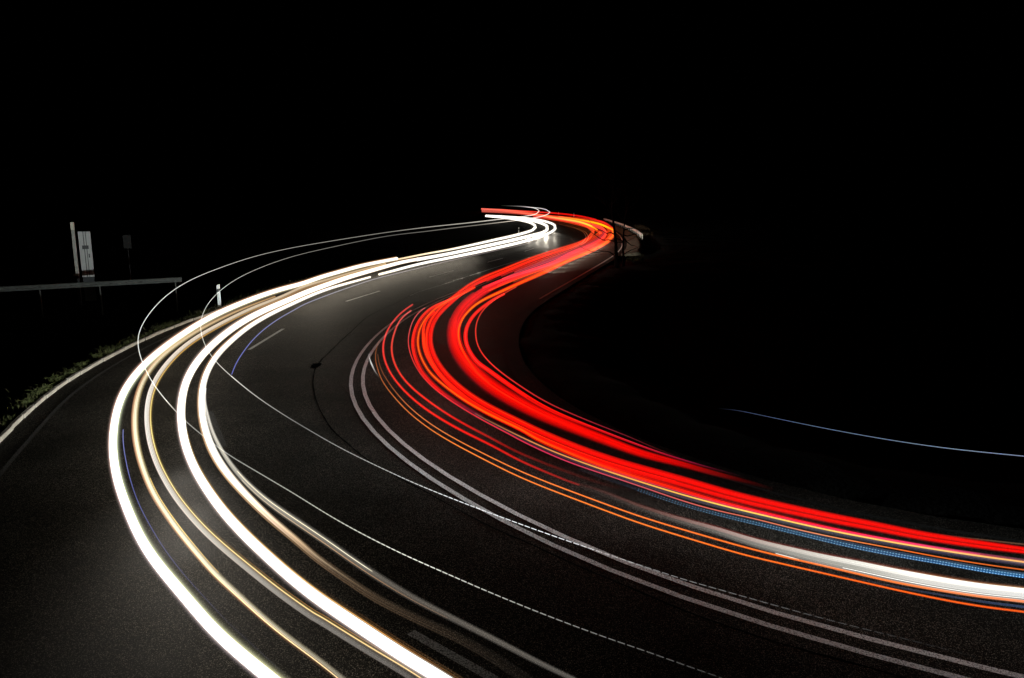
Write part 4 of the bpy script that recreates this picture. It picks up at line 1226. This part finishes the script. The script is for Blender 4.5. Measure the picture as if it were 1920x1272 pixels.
r1b = Zc(*cA, (720, 180), (620, 255), (520, 360), (452, 480), (416, 600), (405, 720), (411, 830), (440, 960), (492, 1060), (570, 1170)) + \
      Zc(*cB, (0, 300), (150, 425), (300, 548), (450, 652), (650, 788), (900, 930), (1100, 1038), (1300, 1132)) + Zc(*cC, (0, 668), (200, 752), (400, 832), (700, 950), (1000, 1058), (1300, 1158), (1600, 1240))
trail('tail_light_trail', 'second thin red line beside the outermost one, dimming to dark red', 'light trail', TG, .8, r1b, [(0, 3), (.25, 4.5), (.6, 4), (1, 5)],
      [dict(cols=[(0, (220, 90, 85)), (.15, (235, 60, 45)), (.35, (240, 34, 20)), (.5, (200, 12, 6)), (.65, (120, 8, 5)), (.85, (56, 6, 4)), (1, (22, 4, 3))], w=.75),
       dict(off=.5, w=.28, cols=[(0, (90, 22, 18)), (.5, (90, 6, 4)), (1, (12, 2, 2))]), dict(off=-.5, w=.28, cols=[(0, (90, 22, 18)), (.5, (90, 6, 4)), (1, (12, 2, 2))])])
oa = Zc(*cA, (240, 640), (197, 770), (181, 880), (186, 990), (210, 1100), (250, 1200)) + Zc(*cB, (0, 705), (150, 838), (300, 950), (500, 1082), (700, 1198)) + Zc(*cC, (0, 1020), (200, 1110), (400, 1193)) + \
     Zc(*cD, (0, 1068), (200, 1138), (400, 1202)) + Zc(*cE, (0, 1128), (300, 1198)) + Zc(*cF, (0, 845), (300, 910), (600, 972), (900, 1030), (1200, 1080), (1500, 1125), (1908, 1170)) + [(1990, 1159)]
OG = [(0, (110, 60, 30)), (.08, (200, 110, 50)), (.2, (245, 130, 50)), (.4, (255, 130, 40)), (.6, (255, 112, 24)), (.8, (250, 96, 18)), (1, (230, 84, 22))]
IG = 'amber side light trails'
trail('side_light_trail', 'lower of the two amber lines below the red trails', 'light trail', IG, .75, oa, [(0, 1.4), (.2, 2.1), (.5, 2.6), (1, 3.4)],
      [dict(cols=OG, gain=1.05), dict(off=.65, w=.4, cols=[(0, (30, 14, 6)), (.5, (80, 30, 8)), (1, (80, 26, 10))]), dict(off=-.65, w=.4, cols=[(0, (30, 14, 6)), (.5, (80, 30, 8)), (1, (80, 26, 10))])])
ob_ = Zc(*cA, (225, 830), (236, 920), (265, 1040), (310, 1160)) + Zc(*cB, (0, 615), (150, 752), (300, 868), (500, 1002), (700, 1118), (850, 1198)) + Zc(*cC, (0, 930), (300, 1060), (600, 1178)) + \
      Zc(*cD, (0, 968), (300, 1068), (600, 1160)) + Zc(*cE, (0, 1013), (300, 1088), (600, 1160), (900, 1225)) + Zc(*cF, (0, 735), (300, 790), (600, 842), (900, 890), (1200, 935), (1500, 972), (1908, 1015)) + [(1990, 1139)]
trail('side_light_trail', 'upper of the two amber lines, running into the white band at right', 'light trail', IG, .8, ob_, [(0, 1.4), (.25, 2.1), (.5, 2.6), (.8, 3.6), (1, 4.4)],
      [dict(cols=[(0, (90, 50, 24)), (.1, (215, 120, 60)), (.3, (255, 130, 50)), (.6, (255, 114, 30)), (.8, (255, 130, 60)), (1, (255, 150, 105))], gain=1.05),
       dict(off=.65, w=.4, cols=[(0, (30, 14, 6)), (.5, (80, 30, 8)), (1, (130, 90, 70))]), dict(off=-.65, w=.4, cols=[(0, (30, 14, 6)), (.5, (80, 30, 8)), (1, (110, 100, 90))])])

pk = Zc(*cA, (930, 140), (850, 195), (760, 290), (692, 410), (657, 530), (649, 640), (666, 750), (710, 880), (772, 1000), (852, 1110)) + \
     Zc(*cB, (180, 120), (290, 268), (430, 400), (560, 498), (700, 590), (850, 682), (1000, 775), (1200, 888), (1500, 1042), (1700, 1142)) + \
     Zc(*cC, (0, 465), (200, 560), (500, 705), (800, 832), (1000, 905), (1300, 1005), (1600, 1105)) + Zc(*cD, (0, 517), (400, 655), (800, 793), (1200, 908), (1600, 1000)) + \
     Zc(*cE, (0, 550), (400, 652), (800, 750), (1200, 838), (1600, 915)) + Zc(*cF, (0, 235), (400, 312), (800, 385), (1200, 447), (1600, 507), (1908, 545)) + [(1990, 1079)]
trail('side_light_trail', 'hairline rose to amber strand skirting the red bundle', 'light trail', IG, .9, pk, [(0, 1.8), (.3, 2.2), (.6, 1.9), (1, 2.2)],
      [dict(cols=[(0, (200, 90, 90)), (.08, (225, 50, 50)), (.2, (235, 50, 60)), (.3, (215, 50, 90)), (.42, (215, 90, 100)), (.55, (225, 110, 90)), (.68, (250, 150, 100)), (.8, (245, 110, 30)), (1, (205, 96, 40))])])
ye = Zc(*cB, (1040, 760), (1300, 900), (1600, 1050)) + Zc(*cC, (0, 410), (300, 552), (600, 687), (900, 800), (1200, 910), (1500, 1010)) + Zc(*cD, (0, 455), (300, 550), (600, 643), (900, 730), (1200, 810), (1500, 888)) + \
     Zc(*cE, (0, 470), (300, 541), (600, 611), (900, 680), (1200, 745), (1500, 806)) + Zc(*cF, (0, 145), (300, 195), (600, 244), (900, 290), (1200, 335), (1500, 376), (1908, 430)) + [(1990, 1064)]
trail('side_light_trail', 'bright yellow line between the red trail and the blue dotted band', 'light trail', IG, 1.0, ye, [(0, 1.4), (.25, 2.4), (.6, 2.7), (1, 3.0)],
      [dict(cols=[(0, (120, 80, 50)), (.1, (235, 150, 80)), (.3, (255, 180, 80)), (.45, (255, 215, 95)), (.7, (255, 205, 95)), (.9, (255, 190, 110)), (1, (255, 175, 110))], gain=1.1),
       dict(off=-.8, w=.6, cols=[(0, (40, 20, 16)), (.3, (80, 50, 60)), (.6, (130, 50, 80)), (.85, (215, 70, 80)), (.95, (130, 80, 80)), (1, (90, 70, 70))]),
       dict(off=-1.5, w=.9, dh=-.03, cols=[(0, (30, 16, 10)), (.3, (70, 45, 60)), (.6, (160, 30, 70)), (.85, (160, 50, 80)), (.95, (80, 62, 68)), (1, (60, 50, 50))]),
       dict(off=1.0, w=.9, dh=-.03, cols=[(0, (50, 26, 44)), (.3, (68, 50, 62)), (.5, (84, 80, 84)), (.8, (88, 76, 84)), (1, (110, 96, 104))]),
       dict(off=1.9, w=.9, dh=-.05, cols=[(0, (64, 26, 44)), (.3, (68, 56, 70)), (.5, (62, 64, 70)), (.8, (44, 40, 62)), (1, (60, 54, 66))]),
       dict(off=2.6, w=.7, dh=-.06, a=.3, cols=[(0, (40, 34, 40)), (.5, (34, 34, 42)), (1, (22, 20, 34))])])

bl_lo = Zc(*cC, (1000, 960), (1300, 1060), (1600, 1165), (1850, 1235)) + Zc(*cD, (0, 585), (300, 685), (600, 785), (900, 880), (1200, 960), (1500, 1035)) + Zc(*cE, (0, 618), (300, 688), (600, 758), (900, 830), (1200, 905), (1500, 976)) + \
        Zc(*cF, (0, 325), (300, 377), (600, 428), (900, 480), (1200, 538), (1500, 588), (1908, 642)) + [(1990, 1091)]
blue_root, DBL = trail('blue_light_trail', 'blue dotted band of light between the yellow line and the white band', 'light trail', None, 1.1, bl_lo, [(0, 6), (.2, 8), (.5, 10), (1, 10)],
      [dict(off=.18, w=.34, cols=[(0, (16, 20, 24)), (.2, (26, 38, 50)), (.4, (26, 66, 96)), (.7, (24, 78, 132)), (1, (40, 116, 180))]),
       dict(off=-.18, w=.34, cols=[(0, (14, 18, 22)), (.2, (24, 34, 46)), (.4, (28, 66, 92)), (.7, (36, 82, 120)), (1, (40, 104, 150))]),
       dict(off=-.52, w=.3, cols=[(0, (10, 12, 15)), (.3, (18, 24, 32)), (.6, (34, 52, 78)), (.8, (44, 62, 82)), (1, (40, 74, 104))])])
# its light pulses, too small to pick apart one by one
V, F, C = [], [], []
sd = 0.0
acc = 0.0
for i in range(1, len(DBL)):
    a, b = DBL[i - 1], DBL[i]
    L = math.hypot(b[0] - a[0], b[1] - a[1])
    while acc + L > sd:
        t = (sd - acc) / L
        x, y, w = a[0] + (b[0] - a[0]) * t, a[1] + (b[1] - a[1]) * t, a[2]
        tx, ty = (b[0] - a[0]) / L, (b[1] - a[1]) / L
        sd += 5.6
        if x < 1195: continue
        f = min(1, (x - 1195) / 500)
        for off, k in ((.24, 1.0), (-.2, .8), (-.55, .22)):
            p, tt = ground_at(x - ty * off * w, y + tx * off * w, 1.16)
            r = (1.7 if off != -.55 else .8) * tt / FOC / 1.6
            bi = len(V)
            V += [p + Vector((r, 0, 0)), p + Vector((-r, 0, 0)), p + Vector((0, r, 0)), p + Vector((0, -r, 0)), p + Vector((0, 0, r)), p + Vector((0, 0, -r))]
            F += [(bi, bi + 2, bi + 4), (bi + 2, bi + 1, bi + 4), (bi + 1, bi + 3, bi + 4), (bi + 3, bi, bi + 4), (bi + 2, bi, bi + 5), (bi + 1, bi + 2, bi + 5), (bi + 3, bi + 1, bi + 5), (bi, bi + 3, bi + 5)]
            c = lin((70 + 120 * f, 105 + 125 * f, 130 + 125 * f))
            C += [c[0] * k * 1.3, c[1] * k * 1.3, c[2] * k * 1.3, 1.0] * 6
    acc += L
o = mesh_obj('light_pulses', V, F, M['dim'], blue_root)
o['kind'] = 'stuff'
o.data.attributes.new('glow', 'FLOAT_COLOR', 'POINT').data.foreach_set('color', C)

gw = Zc(*cC, (1000, 1200), (1300, 1285)) + Zc(*cD, (0, 835), (300, 945), (600, 1040), (900, 1128), (1200, 1205)) + Zc(*cE, (0, 905), (300, 990), (600, 1060), (900, 1135), (1200, 1205), (1500, 1262)) + \
     Zc(*cF, (0, 622), (300, 680), (600, 735), (900, 786), (1200, 830), (1500, 868), (1908, 905)) + [(1990, 1124)]
wc = [(0, (40, 16, 14)), (.15, (90, 60, 54)), (.3, (150, 125, 118)), (.45, (190, 182, 172)), (.58, (225, 222, 212)), (.7, (255, 250, 240)), (1, (255, 252, 244))]
gc_ = [(0, (26, 18, 16)), (.15, (58, 52, 48)), (.3, (110, 106, 100)), (.45, (160, 158, 150)), (.58, (180, 178, 168)), (.7, (225, 222, 214)), (1, (240, 240, 236))]
lc_ = [(0, (20, 18, 16)), (.15, (44, 42, 38)), (.3, (82, 80, 76)), (.45, (135, 132, 126)), (.58, (165, 162, 154)), (.7, (165, 162, 156)), (.85, (170, 168, 162)), (1, (205, 205, 200))]
trail('headlight_trail', 'broad white band leaving the frame at right under the red trails', 'light trail', HG, .7, gw, [(0, 7), (.2, 11), (.4, 15), (.6, 20), (.75, 21), (1, 19)],
      [dict(off=-.60, w=.14, cols=[(0, (30, 6, 4)), (.3, (90, 30, 24)), (.55, (110, 60, 50)), (.75, (130, 80, 50)), (1, (150, 110, 70))]),
       dict(off=-.74, w=.14, cols=[(0, (12, 3, 2)), (.3, (50, 10, 6)), (.55, (52, 14, 10)), (.75, (60, 30, 18)), (1, (50, 32, 20))]),
       dict(off=-.42, w=.25, cols=wc, s=True, gain=1.2), dict(off=-.19, w=.22, cols=wc, s=True, gain=1.1),
       dict(off=.02, w=.19, cols=gc_), dict(off=.21, w=.17, cols=gc_), dict(off=.38, w=.15, cols=lc_), dict(off=.53, w=.13, cols=[(t, tuple(c * .8 for c in q)) for t, q in lc_]),
       dict(off=.40, w=.06, dh=.05, a=.56, cols=[(0, (235, 235, 230)), (.2, (255, 255, 250)), (.7, (235, 235, 230)), (1, (200, 200, 196))]),
       dict(off=.60, w=.08, dh=.05, a=.42, b=.47, cols=[(0, (255, 250, 240)), (.7, (255, 250, 240)), (1, (150, 130, 110))])])
nv = Zc(*cE, (900, 1330), (1300, 1400)) + Zc(*cF, (0, 800), (300, 858), (600, 907), (900, 956), (1200, 1010), (1500, 1052), (1908, 1097)) + [(1990, 1150)]
trail('blue_light_trail', 'dim slate blue streak between the two amber lines at right', 'light trail', None, .72, nv, [(0, 2.5), (1, 5)],
      [dict(cols=[(0, (14, 15, 18)), (.4, (38, 44, 58)), (.8, (44, 58, 84)), (1, (52, 68, 96))])])
br = Zc(*cF, (560, 10), (1000, 62), (1500, 122), (1908, 166)) + [(1990, 1029)]
trail('tail_light_trail', 'faint brown streak topping the broad red trail at the right frame edge', 'light trail', TG, 1.0, br, [(0, 1.5), (1, 3.6)],
      [dict(cols=[(0, (40, 8, 6)), (.4, (92, 60, 44)), (1, (86, 66, 50))])])
gl = [(691, 664), (694, 676), (699, 688), (704, 698), (710, 706)]
trail('headlight_trail', 'tiny curved white glint touching the double line', 'light trail', HG, .3, gl, [(0, 1.5), (.5, 3), (1, 1.5)],
      [dict(cols=[(0, (110, 110, 110)), (.4, (225, 225, 220)), (1, (60, 55, 50))])], lambda q: 2, 2)

# yellow and orange stretches of the far bend
y1 = [(1148, 430.5), (1136, 425), (1124, 420.5), (1110, 417), (1092, 413.5), (1073, 410.5), (1048, 407)]
trail('side_light_trail', 'upper yellow stretch of the far red bend beside the dark trunk', 'light trail', IG, 1.0, y1, [(0, 3.4), (.4, 3), (1, 2.5)],
      [dict(cols=[(0, (255, 130, 10)), (.15, (255, 190, 0)), (.5, (255, 170, 20)), (.8, (255, 130, 40)), (1, (250, 90, 50))], gain=1.3, s=True)], lambda q: 2, 3)
y2 = [(1119.5, 430.5), (1110, 425), (1098, 420), (1085, 416), (1067, 412.8), (1048, 409.8), (1020, 405.5)]
trail('side_light_trail', 'lower yellow stretch of the far red bend', 'light trail', IG, 1.0, y2, [(0, 3.2), (.4, 3), (1, 2.5)],
      [dict(cols=[(0, (255, 150, 0)), (.15, (255, 195, 0)), (.5, (255, 170, 20)), (.8, (255, 130, 50)), (1, (245, 100, 60))], gain=1.3, s=True)], lambda q: 2, 3)
top = [(1149, 429), (1136, 419), (1112, 411), (1086, 405.5), (1048, 400.8), (1000, 397.5), (950, 394.6), (903, 391.8)]
trail('tail_light_trail', 'topmost red line behind the far bend', 'light trail', TG, 1.1, top, [(0, 3), (.5, 3), (1, 2.5)],
      [dict(cols=[(0, (230, 30, 20)), (.4, (225, 12, 8)), (.7, (235, 70, 55)), (1, (215, 95, 80))])], lambda q: 2, 4)
fb = [(1000, 405), (1060, 411.5), (1108, 420.5), (1130, 429), (1135.5, 438), (1126, 449), (1108, 460), (1074, 474.5), (1018, 495.5), (955, 519), (905, 541)]
FB = []
for k, cset in enumerate([((255, 70, 30), (235, 16, 8), (225, 8, 6)), ((255, 60, 24), (255, 40, 16), (245, 20, 10)), ((235, 50, 40), (245, 60, 40), (225, 30, 26)),
                                  ((225, 60, 60), (235, 70, 90), (230, 60, 70)), ((200, 40, 60), (245, 90, 110), (235, 70, 80)), ((240, 80, 50), (235, 70, 90), (205, 40, 60)),
                                  None, ((255, 60, 20), (235, 60, 50), (215, 40, 30)), ((255, 90, 20), (255, 96, 26), (255, 80, 16)), ((225, 50, 30), (160, 90, 50), (150, 60, 36))]):
    if cset is None: continue
    c0, c1, c2 = cset
    FB.append(dict(b=(1, .97, .9, .84, .9, .8, 1, .93, .98, .86)[k], off=.46 - k * .102, w=.085, cols=[(0, c0), (.4, c0), (.7, c1), (1, c2)], n=5, gain=.72))
trail('tail_light_trail', 'many stranded red and coral bundle rounding the far bend before the trees', 'light trail', TG, .6, fb,
      [(0, 7), (.12, 9), (.3, 20), (.42, 28), (.55, 25), (.75, 26), (.9, 28), (1, 24)], FB, lambda q: 2, 4)
fill = [(1147, 441), (1140, 449), (1122, 459), (1095, 471), (1060, 485), (1020, 499.5), (975, 514), (940, 526), (905, 540)]
trail('tail_light_trail', 'coral red strand filling the middle of the far red bundle', 'light trail', TG, .7, fill, [(0, 5), (.5, 6), (1, 4)],
      [dict(off=.3, w=.45, cols=[(0, (240, 50, 20)), (.5, (235, 60, 70)), (1, (215, 40, 50))]), dict(off=-.2, w=.4, cols=[(0, (240, 60, 30)), (.5, (250, 80, 90)), (1, (225, 50, 55))])], lambda q: 4, 5)

# ------------------------------------------------------------------ beams of the passing cars
def beam(pos, dirv, watts, size=BEAM_SIZE, col=(1, .88, .69)):
    li = bpy.data.lights.new('headlight_beam', 'SPOT')
    li.energy = watts; li.color = col
    li.spot_size = math.radians(size); li.spot_blend = 1.0
    li.shadow_soft_size = 0.0
    o = bpy.data.objects.new('headlight_beam', li)
    o.location = pos
    o.rotation_euler = Vector(dirv).to_track_quat('-Z', 'Y').to_euler()
    link(o)

lane_l = [(905, 406), (965, 409.5), (1000, 415.5), (1012, 423), (1008, 431), (985, 441), (920, 457), (840, 476), (740, 498), (640, 524), (560, 553), (480, 592), (400, 650), (345, 715), (320, 790), (322, 850), (350, 930), (420, 1030), (520, 1125), (660, 1230)]
LL = resample(world_smooth(resample(px_line(lane_l, .6), 2.0), it=4), 1.0)
lane_r = [(2600, 1200), (2200, 1140), (1920, 1095), (1700, 1045), (1500, 1000), (1300, 940), (1150, 880), (1000, 800), (900, 735), (845, 680), (825, 640), (835, 600), (880, 562), (950, 530), (1040, 493), (1100, 467), (1128, 448), (1130, 435), (1105, 422), (1060, 412), (1000, 403)]
LR = resample(world_smooth(resample(px_line(lane_r, .7), 2.0), it=4), 1.0)
def beams(P, first, last, every, watts, dip, size, col, fade=12, z=.58, ramp=1e-3):
    i = first
    last = min(last, len(P) - 4)
    while i < last:
        t = (P[i + 3] - P[i]).normalized()
        beam((P[i].x, P[i].y, z), (t.x, t.y, -dip), watts * min(1.0, .08 + (last - i) / fade) * min(1.0, .12 + (i - first) / ramp), size, col)
        i += every
NL, NR = len(LL), len(LR)
def near_ix(P, px, py, h):
    return min(range(len(P)), key=lambda i: (P[i] - ground_at(px, py, h)[0]).length)
for px, py, w_ in ((1008, 431, 1900.0), (1024, 432, 2200.0), (1040, 428, 1700.0), (992, 436, 700.0)):      # cars just rounding the far bend, facing this way
    c, _ = ground_at(px, py, .62)
    beam(c, Vector((1.0 - c.x, 30.0 - c.y, .4)), w_, 22, (1, .90, .74))
beams(LL, near_ix(LL, 900, 462, .6), near_ix(LL, 600, 538, .6), 2, BEAM_LEFT * .5, -.15, BEAM_SIZE, (1, .88, .69), 25, .9, 30)
beams(LL, near_ix(LL, 345, 712, .6), near_ix(LL, 320, 800, .6), 2, 5500.0, -.25, 52, (1, .93, .82), 1, .7)
RC = offset(CENTRE, 2.6)
beams(RC, 0, near_ix(RC, 800, 760, 0), 2, BEAM_RIGHT * .55, -.09, 26, (.84, .97, 1), 8, .62)
beams(LR, near_ix(LR, 1000, 508, .7), near_ix(LR, 1126, 450, .7), 4, 13000.0, -.03, 44, (1, .95, .84), 6)
